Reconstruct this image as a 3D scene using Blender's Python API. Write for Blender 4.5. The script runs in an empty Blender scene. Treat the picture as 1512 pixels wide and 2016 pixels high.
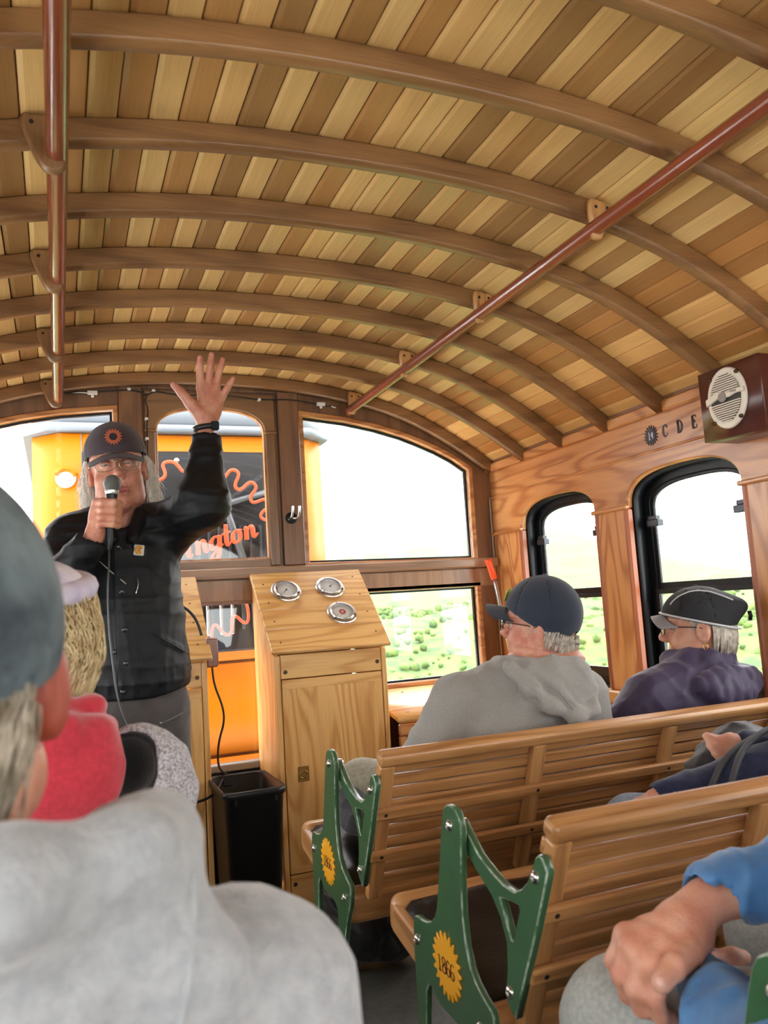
import bpy, bmesh, math, random
import numpy as np
from mathutils import Vector, Matrix, Euler
random.seed(7)
C = bpy.context.scene.collection
sc = bpy.context.scene
# ------------------------------------------------------------------ camera
YAW, PITCH, ROLL = [math.radians(a) for a in (22.08, 6.417, -3.588)]
fw = Vector((math.sin(YAW)*math.cos(PITCH), math.cos(YAW)*math.cos(PITCH), math.sin(PITCH)))
rt = Vector((math.cos(YAW), -math.sin(YAW), 0)); up = rt.cross(fw)
r2 = rt*math.cos(ROLL)+up*math.sin(ROLL); u2 = -rt*math.sin(ROLL)+up*math.cos(ROLL)
cd = bpy.data.cameras.new('camera'); cam = bpy.data.objects.new('camera', cd); C.objects.link(cam)
M = Matrix((r2, u2, -fw)).transposed().to_4x4(); M.translation = (0, 0, 1.15); cam.matrix_world = M
cd.lens = 1600/2016*36; cd.sensor_width = 36; cd.sensor_fit = 'AUTO'; cd.clip_start = .02; cd.clip_end = 3000
cd.dof.use_dof = True; cd.dof.focus_distance = 2.9; cd.dof.aperture_fstop = 6.5
sc.camera = cam
# ------------------------------------------------------------------ light: overcast sky in fog
w = bpy.data.worlds.new('overcast_sky'); sc.world = w; w.use_nodes = True
nt = w.node_tree; nt.nodes.clear()
bg = nt.nodes.new('ShaderNodeBackground'); wo = nt.nodes.new('ShaderNodeOutputWorld')
tc = nt.nodes.new('ShaderNodeTexCoord'); sp = nt.nodes.new('ShaderNodeSeparateXYZ'); rp = nt.nodes.new('ShaderNodeValToRGB')
nt.links.new(tc.outputs['Generated'], sp.inputs[0]); nt.links.new(sp.outputs['Z'], rp.inputs[0])
rp.color_ramp.elements[0].position = 0.0; rp.color_ramp.elements[0].color = (.93, 1, 1, 1)
rp.color_ramp.elements[1].position = .35; rp.color_ramp.elements[1].color = (1, 1, 1, 1)
nt.links.new(rp.outputs[0], bg.inputs['Color']); bg.inputs['Strength'].default_value = 5.2
nt.links.new(bg.outputs[0], wo.inputs[0])
sc.view_settings.view_transform = 'Standard'; sc.view_settings.look = 'None'
sc.view_settings.gamma = 1; sc.view_settings.use_curve_mapping = False
sc.view_settings.exposure = 0.9
sc.cycles.max_bounces = 10; sc.cycles.diffuse_bounces = 6; sc.cycles.glossy_bounces = 4
sc.cycles.transparent_max_bounces = 12; sc.cycles.sample_clamp_indirect = 6
sc.cycles.caustics_reflective = False; sc.cycles.caustics_refractive = False
# ------------------------------------------------------------------ colour and materials
def L(r, g, b):
    f = lambda c: (c/255/12.92) if c/255 <= .04045 else ((c/255+.055)/1.055)**2.4
    return (f(r), f(g), f(b), 1)
MT = {}
def mat(name, c, rough=.5, metal=0, coat=0, bump=0, bscale=60, emis=None, noise=0, nscale=8, sheen=0, sss=0, c2=None, spec=.5):
    if name in MT: return MT[name]
    m = bpy.data.materials.new(name); m.use_nodes = True; MT[name] = m
    t = m.node_tree; b = t.nodes['Principled BSDF']
    b.inputs['Base Color'].default_value = c; b.inputs['Roughness'].default_value = rough
    b.inputs['Metallic'].default_value = metal; b.inputs['Coat Weight'].default_value = coat
    b.inputs['Coat Roughness'].default_value = .2; b.inputs['Sheen Weight'].default_value = sheen
    b.inputs['Specular IOR Level'].default_value = spec
    if sss:
        b.inputs['Subsurface Weight'].default_value = sss; b.inputs['Subsurface Radius'].default_value = (.012, .004, .002)
        b.inputs['Subsurface Scale'].default_value = 1
    tx = t.nodes.new('ShaderNodeTexCoord')
    if noise or c2:
        n = t.nodes.new('ShaderNodeTexNoise'); n.inputs['Scale'].default_value = nscale; n.inputs['Detail'].default_value = 5
        t.links.new(tx.outputs['Object'], n.inputs['Vector'])
        r = t.nodes.new('ShaderNodeValToRGB'); t.links.new(n.outputs['Fac'], r.inputs[0])
        k = noise or 1; d = c2 or [x*(1-k) for x in c[:3]]+[1]
        r.color_ramp.elements[0].position = .36; r.color_ramp.elements[0].color = d
        r.color_ramp.elements[1].position = .64; r.color_ramp.elements[1].color = c
        t.links.new(r.outputs[0], b.inputs['Base Color'])
    if bump:
        n = t.nodes.new('ShaderNodeTexNoise'); n.inputs['Scale'].default_value = bscale; n.inputs['Detail'].default_value = 3
        t.links.new(tx.outputs['Object'], n.inputs['Vector'])
        bp = t.nodes.new('ShaderNodeBump'); bp.inputs['Strength'].default_value = bump; bp.inputs['Distance'].default_value = .004
        t.links.new(n.outputs['Fac'], bp.inputs['Height']); t.links.new(bp.outputs[0], b.inputs['Normal'])
    if emis:
        b.inputs['Emission Color'].default_value = c; b.inputs['Emission Strength'].default_value = emis
    return m
def wood(name, c1, c2, axis='x', rough=.38, ring=9, ringamt=.55, k=1.0, coat=.25, usecol=False, across=7):
    """oak or pine: contour lines of a stretched noise as growth rings, fine pores along the grain"""
    key = name+axis
    if key in MT: return MT[key]
    m = bpy.data.materials.new(key); m.use_nodes = True; MT[key] = m
    t = m.node_tree; b = t.nodes['Principled BSDF']; N = t.nodes.new; K = t.links.new
    tx = N('ShaderNodeTexCoord'); oi = N('ShaderNodeObjectInfo')
    ad = N('ShaderNodeVectorMath'); ad.operation = 'ADD'
    sca = N('ShaderNodeVectorMath'); sca.operation = 'SCALE'; sca.inputs[0].default_value = (13.1, 7.7, 5.3)
    K(oi.outputs['Random'], sca.inputs['Scale']); K(tx.outputs['Object'], ad.inputs[0]); K(sca.outputs[0], ad.inputs[1])
    def mp(al, ac):
        v = N('ShaderNodeMapping'); s = [ac*k]*3; s['xyz'.index(axis)] = al*k
        v.inputs['Scale'].default_value = s; K(ad.outputs[0], v.inputs[0]); return v
    n = N('ShaderNodeTexNoise'); n.inputs['Scale'].default_value = 1; n.inputs['Detail'].default_value = 1.5; n.inputs['Distortion'].default_value = .3
    K(mp(1.1, across).outputs[0], n.inputs['Vector'])
    mu = N('ShaderNodeMath'); mu.operation = 'MULTIPLY'; mu.inputs[1].default_value = ring*6.283; K(n.outputs['Fac'], mu.inputs[0])
    sn = N('ShaderNodeMath'); sn.operation = 'SINE'; K(mu.outputs[0], sn.inputs[0])
    mr = N('ShaderNodeMapRange'); mr.inputs[1].default_value = -1; mr.inputs[2].default_value = 1; K(sn.outputs[0], mr.inputs[0])
    pw = N('ShaderNodeMath'); pw.operation = 'POWER'; pw.inputs[1].default_value = 2.2; K(mr.outputs[0], pw.inputs[0])
    n2 = N('ShaderNodeTexNoise'); n2.inputs['Scale'].default_value = 1; n2.inputs['Detail'].default_value = 3
    K(mp(9, 260).outputs[0], n2.inputs['Vector'])
    n3 = N('ShaderNodeTexNoise'); n3.inputs['Scale'].default_value = 1; n3.inputs['Detail'].default_value = 2
    K(mp(1.5, 6).outputs[0], n3.inputs['Vector'])
    a1 = N('ShaderNodeMath'); a1.operation = 'MULTIPLY'; a1.inputs[1].default_value = ringamt; K(pw.outputs[0], a1.inputs[0])
    r2_ = N('ShaderNodeMapRange'); r2_.inputs[1].default_value = .35; r2_.inputs[2].default_value = .7; r2_.inputs[3].default_value = 0; r2_.inputs[4].default_value = .3
    K(n2.outputs['Fac'], r2_.inputs[0])
    r3 = N('ShaderNodeMapRange'); r3.inputs[1].default_value = .3; r3.inputs[2].default_value = .7; r3.inputs[3].default_value = 0; r3.inputs[4].default_value = .28
    K(n3.outputs['Fac'], r3.inputs[0])
    s1 = N('ShaderNodeMath'); K(a1.outputs[0], s1.inputs[0]); K(r2_.outputs[0], s1.inputs[1])
    s2 = N('ShaderNodeMath'); K(s1.outputs[0], s2.inputs[0]); K(r3.outputs[0], s2.inputs[1]); s2.use_clamp = True
    mx = N('ShaderNodeMix'); mx.data_type = 'RGBA'; mx.inputs[6].default_value = c1; mx.inputs[7].default_value = c2
    K(s2.outputs[0], mx.inputs[0]); out = mx.outputs[2]
    if usecol:
        m2 = N('ShaderNodeMix'); m2.data_type = 'RGBA'; m2.blend_type = 'MULTIPLY'; m2.inputs[0].default_value = 1
        K(out, m2.inputs[6]); K(oi.outputs['Color'], m2.inputs[7]); out = m2.outputs[2]
    K(out, b.inputs['Base Color'])
    b.inputs['Roughness'].default_value = rough; b.inputs['Coat Weight'].default_value = coat; b.inputs['Coat Roughness'].default_value = .25
    bp = N('ShaderNodeBump'); bp.inputs['Strength'].default_value = .12; bp.inputs['Distance'].default_value = .001
    K(s1.outputs[0], bp.inputs['Height']); K(bp.outputs[0], b.inputs['Normal'])
    return m
def glass(name, tint=(1, 1, 1, 1), refl=.03):
    if name in MT: return MT[name]
    m = bpy.data.materials.new(name); m.use_nodes = True; MT[name] = m; t = m.node_tree; t.nodes.clear()
    o = t.nodes.new('ShaderNodeOutputMaterial'); mx = t.nodes.new('ShaderNodeMixShader')
    tr = t.nodes.new('ShaderNodeBsdfTransparent'); tr.inputs[0].default_value = tint
    gl = t.nodes.new('ShaderNodeBsdfGlossy'); gl.inputs['Roughness'].default_value = .02
    lw = t.nodes.new('ShaderNodeLayerWeight'); pw = t.nodes.new('ShaderNodeMath'); pw.operation = 'POWER'; pw.inputs[1].default_value = 4
    fr = t.nodes.new('ShaderNodeMath'); fr.operation = 'MULTIPLY_ADD'; fr.inputs[1].default_value = .5; fr.inputs[2].default_value = refl
    t.links.new(lw.outputs['Facing'], pw.inputs[0]); t.links.new(pw.outputs[0], fr.inputs[0])
    t.links.new(fr.outputs[0], mx.inputs[0]); t.links.new(tr.outputs[0], mx.inputs[1]); t.links.new(gl.outputs[0], mx.inputs[2]); t.links.new(mx.outputs[0], o.inputs[0])
    return m
# ------------------------------------------------------------------ object helpers
def link(name, me, m, parent=None, loc=(0, 0, 0), rot=None, smooth=False):
    o = bpy.data.objects.new(name, me); C.objects.link(o)
    if m is not None and not me.materials: me.materials.append(m)
    if parent is not None:
        o.parent = parent; loc = Vector(loc)-wloc(parent)
    o.location = loc
    if rot is not None: o.rotation_euler = rot
    if smooth: me.polygons.foreach_set('use_smooth', [True]*len(me.polygons))
    return o
def wloc(o):
    v = Vector((0, 0, 0))
    while o is not None: v += Vector(o.location); o = o.parent
    return v
def tag(o, label=None, cat=None, group=None, kind=None):
    for k, v in (('label', label), ('category', cat), ('group', group), ('kind', kind)):
        if v: o[k] = v
    return o
def empty(name, loc, label=None, cat=None, group=None, kind=None):
    o = bpy.data.objects.new(name, None); C.objects.link(o); o.location = loc; o.empty_display_size = .05
    return tag(o, label, cat, group, kind)
def finish(bm, smooth=False):
    me = bpy.data.meshes.new('m'); bmesh.ops.recalc_face_normals(bm, faces=bm.faces[:]); bm.to_mesh(me); bm.free()
    if smooth: me.polygons.foreach_set('use_smooth', [True]*len(me.polygons))
    return me
def boxmesh(sx, sy, sz, bev=.003, seg=1):
    bm = bmesh.new(); bmesh.ops.create_cube(bm, size=1)
    bmesh.ops.scale(bm, vec=(sx, sy, sz), verts=bm.verts)
    if bev: bmesh.ops.bevel(bm, geom=bm.edges[:], offset=min(bev, .45*min(sx, sy, sz)), segments=seg, profile=.5, affect='EDGES')
    return finish(bm)
def box(name, x, y, z, m, parent=None, bev=.003, seg=1, rot=None):
    me = boxmesh(x[1]-x[0], y[1]-y[0], z[1]-z[0], bev, seg)
    return link(name, me, m, parent, ((x[0]+x[1])/2, (y[0]+y[1])/2, (z[0]+z[1])/2), rot)
PL = {'xz': lambda u, v, w: (u, w, v), 'yz': lambda u, v, w: (w, u, v), 'xy': lambda u, v, w: (u, v, w)}
def prism(name, outer, holes, plane, lo, hi, m, parent=None, bev=.002, fn=None, smooth=False, edge=None):
    """plate with holes: outline in a plane, extruded from lo to hi, edges eased; fn maps the points afterwards"""
    cu = bpy.data.curves.new('c', 'CURVE'); cu.dimensions = '2D'; cu.fill_mode = 'BOTH'
    th = hi-lo; bev = min(bev, th*.45); cu.extrude = th/2-bev; cu.bevel_depth = bev; cu.offset = -bev; cu.bevel_resolution = 0
    for poly in [outer]+list(holes):
        s = cu.splines.new('POLY'); s.points.add(len(poly)-1); s.use_cyclic_u = True
        for p, q in zip(s.points, poly): p.co = (q[0], q[1], 0, 1)
    tmp = bpy.data.objects.new('tmp', cu); me = bpy.data.meshes.new_from_object(tmp)
    bpy.data.objects.remove(tmp); bpy.data.curves.remove(cu)
    bm = bmesh.new(); bm.from_mesh(me); bpy.data.meshes.remove(me); bmesh.ops.remove_doubles(bm, verts=bm.verts, dist=2e-5)
    f = PL[plane] if isinstance(plane, str) else plane
    for v in bm.verts:
        v.co = f(v.co.x, v.co.y, (lo+hi)/2+v.co.z)
    if fn:
        for v in bm.verts: v.co = fn(v.co)
    me = finish(bm, smooth); n = len(me.vertices); a = np.empty(n*3); me.vertices.foreach_get('co', a); a = a.reshape(-1, 3)
    c = (a.min(0)+a.max(0))/2; me.vertices.foreach_set('co', (a-c).ravel()); me.update()
    if edge:
        me.materials.append(m); me.materials.append(edge); k_ = 'yz xz xy'.split().index(plane)
        for p in me.polygons:
            if .25 < abs(p.normal[k_]) < .93: p.material_index = 1
    return link(name, me, m, parent, tuple(c))
def tube(name, pts, r, m, parent=None, seg=10, cyclic=False, flat=None, smoothpts=0):
    """swept round bar through world points; r a number or one radius per point"""
    pts = [Vector(p) for p in pts]; rs = [r]*len(pts) if not hasattr(r, '__len__') else list(r)
    for _ in range(smoothpts):
        q, rr = [pts[0]], [rs[0]]
        for i in range(len(pts)-1):
            q += [pts[i].lerp(pts[i+1], .25), pts[i].lerp(pts[i+1], .75)]; rr += [rs[i]*.75+rs[i+1]*.25, rs[i]*.25+rs[i+1]*.75]
        pts, rs = q+[pts[-1]], rr+[rs[-1]]
    c = sum(pts, Vector())/len(pts); bm = bmesh.new(); rings = []; prev = None
    n = len(pts)
    for i, p in enumerate(pts):
        a = pts[(i-1) % n] if (i or cyclic) else p; b = pts[(i+1) % n] if (i < n-1 or cyclic) else p
        t = (b-a).normalized()
        if prev is None: prev = t.orthogonal().normalized()
        prev = (prev-t*prev.dot(t)).normalized(); q = t.cross(prev)
        rings.append([bm.verts.new(p-c+(prev*math.cos(2*math.pi*k/seg)+q*math.sin(2*math.pi*k/seg))*rs[i]) for k in range(seg)])
    for i in range(n if cyclic else n-1):
        A, B = rings[i], rings[(i+1) % n]
        for k in range(seg): bm.faces.new((A[k], A[(k+1) % seg], B[(k+1) % seg], B[k]))
    if not cyclic: bm.faces.new(rings[0][::-1]); bm.faces.new(rings[-1])
    if flat:
        ax, s = flat
        for v in bm.verts: v.co[ax] *= s
    return link(name, finish(bm, True), m, parent, tuple(c))
def join_me(mes):
    bm = bmesh.new()
    for me in mes: bm.from_mesh(me)
    r = bpy.data.meshes.new('m'); bm.to_mesh(r); bm.free(); return r
def lathe(name, prof, o, axis, m, parent=None, seg=28, smooth=True):
    """turned shape: prof [(radius, height)] about axis through o"""
    ax = Vector(axis).normalized(); u = ax.orthogonal().normalized(); v = ax.cross(u); bm = bmesh.new(); rings = []
    for r, h in prof:
        rings.append([bm.verts.new(ax*h+(u*math.cos(2*math.pi*k/seg)+v*math.sin(2*math.pi*k/seg))*max(r, 1e-5)) for k in range(seg)])
    for A, B in zip(rings, rings[1:]):
        for k in range(seg): bm.faces.new((A[k], A[(k+1) % seg], B[(k+1) % seg], B[k]))
    bm.faces.new(rings[0]); bm.faces.new(rings[-1])
    me = finish(bm)
    if smooth:
        me.polygons.foreach_set('use_smooth', [True]*len(me.polygons))
        try: me.set_sharp_from_angle(angle=math.radians(35))
        except Exception: pass
    return link(name, me, m, parent, o)
def dome_bolt(p, axis, r, m, parent, name='bolt'):
    return lathe(name, [(r, -.004), (r*1.0, .001), (r*.8, .004), (r*.45, .0055), (r*.4, .0035), (.0001, .0035)], p, axis, m, parent, 12)
def copy_tree(o, parent=None):
    c = o.copy(); C.objects.link(c); c.parent = parent
    for ch in list(o.children): copy_tree(ch, c)
    return c
def strokes(name, lines, o, ex, ey, r, m, parent=None, depth=.002, sm=1):
    """lettering: pen strokes (2D polylines) laid on a surface as flat raised bars"""
    o, ex, ey = Vector(o), Vector(ex), Vector(ey); nz = ex.normalized().cross(ey.normalized()); mes = []; ctr = o
    for ln in lines:
        rad = None
        if isinstance(ln, tuple): ln, rad = ln
        pts = [o+ex*p[0]+ey*p[1] for p in ln]
        ob = tube('t', pts, [r*q for q in rad] if rad else r, None, None, 6, smoothpts=sm if len(pts) > 2 else 0)
        me = ob.data; off = Vector(ob.location)-ctr
        for v in me.vertices:
            q = v.co+off; h = q.dot(nz); v.co = q-nz*h*(1-depth/r)
        bpy.data.objects.remove(ob); mes.append(me)
    me = join_me(mes)
    for x in mes: bpy.data.meshes.remove(x)
    return link(name, me, m, parent, tuple(ctr), smooth=True)
# ------------------------------------------------------------------ palette
HONEY1, HONEY2 = L(236, 190, 120), L(200, 142, 76)
OAK1, OAK2 = L(216, 154, 94), L(168, 104, 54)
BROWN1, BROWN2 = L(142, 98, 62), L(84, 52, 32)
RIB1, RIB2 = L(152, 110, 68), L(100, 66, 38)
SEAT1, SEAT2 = L(206, 154, 98), L(140, 92, 48)
honey = lambda ax: wood('honey_oak_', HONEY1, HONEY2, ax, ring=9, ringamt=.62, rough=.3)
oak = lambda ax: wood('amber_oak_', OAK1, OAK2, ax, ring=10, ringamt=.72, rough=.32, coat=.4)
brown = lambda ax: wood('dark_oak_', BROWN1, BROWN2, ax, ring=4, ringamt=.35, rough=.42, across=10)
lbrown = lambda ax: wood('mid_oak_', L(178, 136, 98), L(118, 82, 54), ax, ring=3, ringamt=.35, rough=.45, across=12)
ribw = lambda ax: wood('rib_oak_', RIB1, RIB2, ax, ring=5, ringamt=.4)
seatw = lambda ax: wood('seat_oak_', SEAT1, SEAT2, ax, ring=5, ringamt=.45, across=14)
PLANK = wood('ceiling_board_', L(236, 206, 156), L(196, 154, 104), 'y', ring=1.2, ringamt=.22, usecol=True, rough=.36, across=9, coat=.3)
RED = wood('red_varnish_', L(150, 74, 42), L(96, 42, 24), 'y', ring=3, ringamt=.3, rough=.18, coat=.8)
REDZ = wood('red_varnish_', L(180, 100, 56), L(132, 66, 34), 'z', ring=3, ringamt=.3, rough=.4, coat=.15)
blackm = mat('black_frame', L(13, 15, 18), .4, spec=.3)
steel = mat('steel', L(200, 200, 198), .22, 1)
chrome = mat('chrome', L(214, 215, 217), .25, 1)
green = mat('green_paint', L(58, 100, 66), .33, coat=.25, noise=.12, nscale=30)
greenedge = mat('worn_green_edge', L(176, 192, 176), .35, c2=L(70, 104, 76), nscale=55)
yellow = mat('yellow_paint', L(250, 180, 40), .4)
darkgap = mat('dark_gap', L(30, 20, 14), .8)
screwm = mat('old_screw', L(92, 76, 54), .45, .8)
brass = mat('brass', L(176, 146, 84), .35, 1)
pane = glass('window_glass')
XC = .634; XR = 1.99; XL = 2*XC-XR; YF = 3.5; YB = -1.95
# ceiling profile (underside of boards) as a function of distance from the centre line
PU = [0, .15, .3, .45, .6, .75, .9, 1.02, 1.14, 1.25, 1.356]
PZ = [2.187, 2.186, 2.178, 2.163, 2.140, 2.109, 2.062, 2.010, 1.945, 1.878, 1.803]
def zc(u): return float(np.interp(abs(u), FU, FZ))
def _spl():
    us = np.linspace(0, 1.356, 400); z = np.interp(us, PU, PZ)
    for _ in range(3): z = np.convolve(np.pad(z, 20, mode='reflect', reflect_type='odd'), np.ones(41)/41, 'valid')
    return us, z
FU, FZ = _spl()
def arc(off=0, n=60, umax=1.356):
    """points of the ceiling curve shifted inwards by off"""
    P = []
    for i in range(n+1):
        u = -umax+2*umax*i/n; h = .004; d = (zc(u+h)-zc(u-h))/(2*h); l = math.hypot(1, d)
        P.append((XC+u+d/l*off, zc(u)-off/l))
    return P
# ------------------------------------------------------------------ ceiling: boards and ribs
ceiling = prism('ceiling', arc(-.045)+arc(-.026)[::-1], [], 'xz', YB, YF+.06, mat('roof_skin', L(60, 45, 32), .8), None, .001)
tag(ceiling, 'curved wooden coach ceiling of light and dark boards crossed by bowed ribs', kind='structure')
s = np.concatenate([[0], np.cumsum(np.hypot(np.diff(FU), np.diff(FZ)))]); tot = s[-1]
PW = .0608; nb = int(2*tot/PW)
def at_s(t):
    sg = -1 if t < 0 else 1; a = min(abs(t), tot); u = float(np.interp(a, s, FU)); return sg*u, zc(u)
s0 = -float(np.interp(.568, FU, s)); i0 = int((tot+s0)/PW); edges = [s0+(i-i0)*PW for i in range(nb+1)]
bm = bmesh.new(); w2 = PW/2-.0009; y0, y1 = YB, YF
prof = [(-w2, .018), (-w2, .0075), (-w2+.001, .0045), (-w2+.011, 0), (w2-.002, 0), (w2, .0025), (w2, .018)]
A = [bm.verts.new((p[0], y0-(y0+y1)/2, p[1])) for p in prof]; B = [bm.verts.new((p[0], y1-(y0+y1)/2, p[1])) for p in prof]
for k in range(len(prof)-1): bm.faces.new((A[k], A[k+1], B[k+1], B[k]))
bm.faces.new(A); bm.faces.new(B); bm.faces.new((A[0], B[0], B[-1], A[-1]))
plank_me = finish(bm); plank_me.materials.append(PLANK)
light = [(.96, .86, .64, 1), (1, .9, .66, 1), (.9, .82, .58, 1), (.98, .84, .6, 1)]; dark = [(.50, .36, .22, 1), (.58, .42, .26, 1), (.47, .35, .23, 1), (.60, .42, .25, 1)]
rr = random.Random(5)
for i in range(nb):
    t = (edges[i]+edges[i+1])/2; u, z = at_s(t); u1, z1 = at_s(edges[i]); u2, z2 = at_s(edges[i+1])
    o = bpy.data.objects.new('plank', plank_me); C.objects.link(o); o.parent = ceiling
    o.location = Vector((XC+u, (y0+y1)/2, z))-wloc(ceiling); o.rotation_euler = (0, math.atan2(-(z2-z1), u2-u1), 0)
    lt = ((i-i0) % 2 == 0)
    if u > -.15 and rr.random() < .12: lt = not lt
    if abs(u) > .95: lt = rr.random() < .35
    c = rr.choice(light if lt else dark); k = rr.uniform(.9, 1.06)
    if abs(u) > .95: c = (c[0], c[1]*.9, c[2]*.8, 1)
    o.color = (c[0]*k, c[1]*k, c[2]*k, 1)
for k in range(-1, 16):
    y = YF-.045-.306*k if k >= 0 else None
    if y is None or y < YB+.05: continue
    prism('rib', arc(-.001)+arc(.05, 60)[::-1], [], 'xz', y-.019, y+.019, ribw('x'), ceiling, .005)
# ------------------------------------------------------------------ hand rails under the ceiling
def handrail(xr, side, label):
    ye = 3.47; zz = 2.045
    root = empty('handrail', (xr, ye, zz), label, 'handrail')
    tube('rail', [(xr, ye+.0, zz-.012), (xr, ye-.02, zz), (xr, 1.6, zz+.004), (xr, -.2, zz), (xr, YB+.1, zz)], [.015, .0205, .0205, .0205, .0205], RED, root, 16)
    k = 0
    for j in range(0, 16, 2):
        y = YF-.045-.306*j-.019
        if y < YB+.2: break
        u = xr-XC; zt = zc(u)-.012
        if side < 0:  # rounded leaf shaped bracket screwed to the rib, curling under the rail
            out = [(xr-.066, zt-.012), (xr-.060, zt-.001), (xr+.012, zt), (xr+.014, zz-.024), (xr+.004, zz-.034), (xr-.010, zz-.037), (xr-.024, zz-.032), (xr-.036, zz-.016), (xr-.048, zz+.010), (xr-.058, zz+.035), (xr-.064, zz+.055)]
        else:
            out = [(xr-.012, zz-.022), (xr-.016, zt-.02), (xr-.014, zt+.0), (xr-.004, zt+.004), (xr+.045, zt-.006), (xr+.05, zt-.016), (xr+.046, zt-.05), (xr+.03, zz+.01), (xr+.012, zz-.026)]
        b = prism('bracket', out, [], 'xz', y-.022, y, ribw('z') if side < 0 else seatw('z'), root, .005)
        for dx in ((-.045,) if side < 0 else (.0, .034)):
            lathe('screw_hole', [(.0045, -.001), (.0045, .0008), (.0001, .0008)], (xr+dx, y-.022, zt-.02), (0, -1, 0), darkgap, b, 10)
handrail(.012, -1, 'red-brown varnished hand rail hung from the ceiling on the left, ending above the guide')
handrail(1.262, 1, 'red-brown varnished hand rail running under the ceiling over the right-hand benches')
# ------------------------------------------------------------------ floor
floor = prism('floor', [(XL, YB), (XR, YB), (XR, YF), (XL, YF)], [], 'xy', -.04, 0, mat('grey_vinyl_floor', L(92, 92, 84), .55, noise=.25, nscale=45, bump=.15, bscale=300), None, .001)
tag(floor, 'dark grey speckled vinyl coach floor', kind='structure')
# ------------------------------------------------------------------ front wall
def top_arc(off=.03, u0=-1.356, u1=1.356, n=40):
    return [(XC+u0+(u1-u0)*i/n, zc(u0+(u1-u0)*i/n)+off) for i in range(n+1)]
RW = [(1.045, 1.352), (1.873, 1.345), (1.876, 1.776), (1.80, 1.826), (1.715, 1.868), (1.62, 1.906), (1.533, 1.937), (1.40, 1.972), (1.25, 2.0), (1.045, 2.022)]
mir = lambda P: [(2*XC-x, z) for x, z in P][::-1]
def inset(P, d):
    c = Vector((sum(p[0] for p in P)/len(P), sum(p[1] for p in P)/len(P))); out = []
    n = len(P)
    for i in range(n):
        a, b, q = Vector(P[i-1]), Vector(P[i]), Vector(P[(i+1) % n])
        t1 = (b-a).normalized(); t2 = (q-b).normalized(); n1 = Vector((-t1.y, t1.x)); n2 = Vector((-t2.y, t2.x)); nn = (n1+n2).normalized()
        out.append(tuple(b+nn*d/max(.4, nn.dot(n1))))
    return out
LWR = [(1.215, .785), (1.876, .785), (1.876, 1.205), (1.215, 1.205)]
def arch(x0, x1, zs, zt, zb, n=20, e=2.5):
    P = [(x0, zb), (x1, zb)]
    c = (x0+x1)/2; h = (x1-x0)/2
    for i in range(n+1):
        a = math.pi*i/n; cc, ss = math.cos(a), math.sin(a)
        P.append((c+h*math.copysign(abs(cc)**(2/e), cc), zs+(zt-zs)*abs(ss)**(2/e)))
    return P
DG = arch(.394, .868, 1.935, 2.047, 1.377)
wall_front = prism('wall_front', [(XL-.04, 0), (.335, 0), (.335, 2.125), (.93, 2.125), (.93, 0), (XR+.04, 0), (XR+.04, 1.83)]+top_arc()[::-1]+[(XL-.04, 1.83)], [inset(RW, -.02), mir(inset(RW, -.02)), inset(LWR, -.02), mir(inset(LWR, -.02))], 'xz', YF, YF+.05, brown('z'), None, .002)
tag(wall_front, 'dark oak front end wall of the coach with big rounded windows', kind='structure')
box('ledge', (XL+.002, XR-.002), (YF-.045, YF), (1.296, 1.34), lbrown('x'), wall_front, .006)
box('rail', (.93, XR-.005), (YF-.012, YF), (1.205, 1.292), lbrown('z'), wall_front, .003)
box('rail', (XL+.005, .335), (YF-.012, YF), (1.205, 1.292), lbrown('z'), wall_front, .003)
def window_unit(name, P, label, lower=False):
    w_ = prism(name, inset(P, -.022), [inset(P, .0)], 'xz', YF-.012, YF+.045, oak('x'), None, .004)
    tag(w_, label, kind='structure')
    prism('gasket', inset(P, .001), [inset(P, .010)], 'xz', YF+.02, YF+.04, blackm, w_, .001)
    prism('pane', inset(P, .002), [], 'xz', YF+.028, YF+.032, pane, w_, .0005)
wall_back = prism('wall_back', [(XL, 0), (XR, 0)]+top_arc()[::-1], [RW, mir(RW), LWR, mir(LWR), [(.45, 1.36), (.82, 1.36), (.82, 1.98), (.45, 1.98)]], 'xz', YB-.05, YB, brown('z'), None, .002)
tag(wall_back, 'dark oak rear end wall of the coach behind the viewer', kind='structure')
window_unit('window_1', RW, 'large front window with rounded upper right corner, right of the door')
window_unit('window_2', mir(RW), 'large front window left of the door, behind the guide')
window_unit('window_3', LWR, 'low rectangular front window beside the gauge cabinet')
window_unit('window_4', mir(LWR), 'low rectangular front window in the left corner')
# door
DL = [(.44, .40), (.815, .40), (.815, 1.19), (.44, 1.19)]
door = prism('door_1', [(.337, .01), (.928, .01), (.928, 2.123), (.337, 2.123)], [DG, DL], 'xz', YF+.004, YF+.045, brown('z'), None, .002)
tag(door, 'end door with an arched upper window and a lower window', kind='structure')
prism('header', [(.352, 1.935), (.352, 2.112), (.914, 2.112), (.914, 1.935)]+DG[2:], [], 'xz', YF-.012, YF+.004, ribw('x'), door, .003)
for x0, x1 in ((.868, .914), (.352, .394)):
    box('stile', (x0, x1), (YF-.012, YF+.004), (1.345, 1.935), ribw('z'), door, .004)
    box('moulding', (x0-.006, x1+.006), (YF-.022, YF+.002), (1.932, 1.944), ribw('x'), door, .005)
prism('glazing_bead', inset(DG, -.001), [inset(DG, .008)], 'xz', YF-.004, YF+.02, oak('z'), door, .002)
box('rail', (.394, .868), (YF-.012, YF+.004), (1.341, 1.377), ribw('x'), door, .003)
box('ledge', (.335, .93), (YF-.046, YF), (1.296, 1.341), lbrown('x'), door, .006)
box('rail', (.352, .914), (YF-.010, YF+.004), (1.2, 1.292), lbrown('z'), door, .003)
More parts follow.
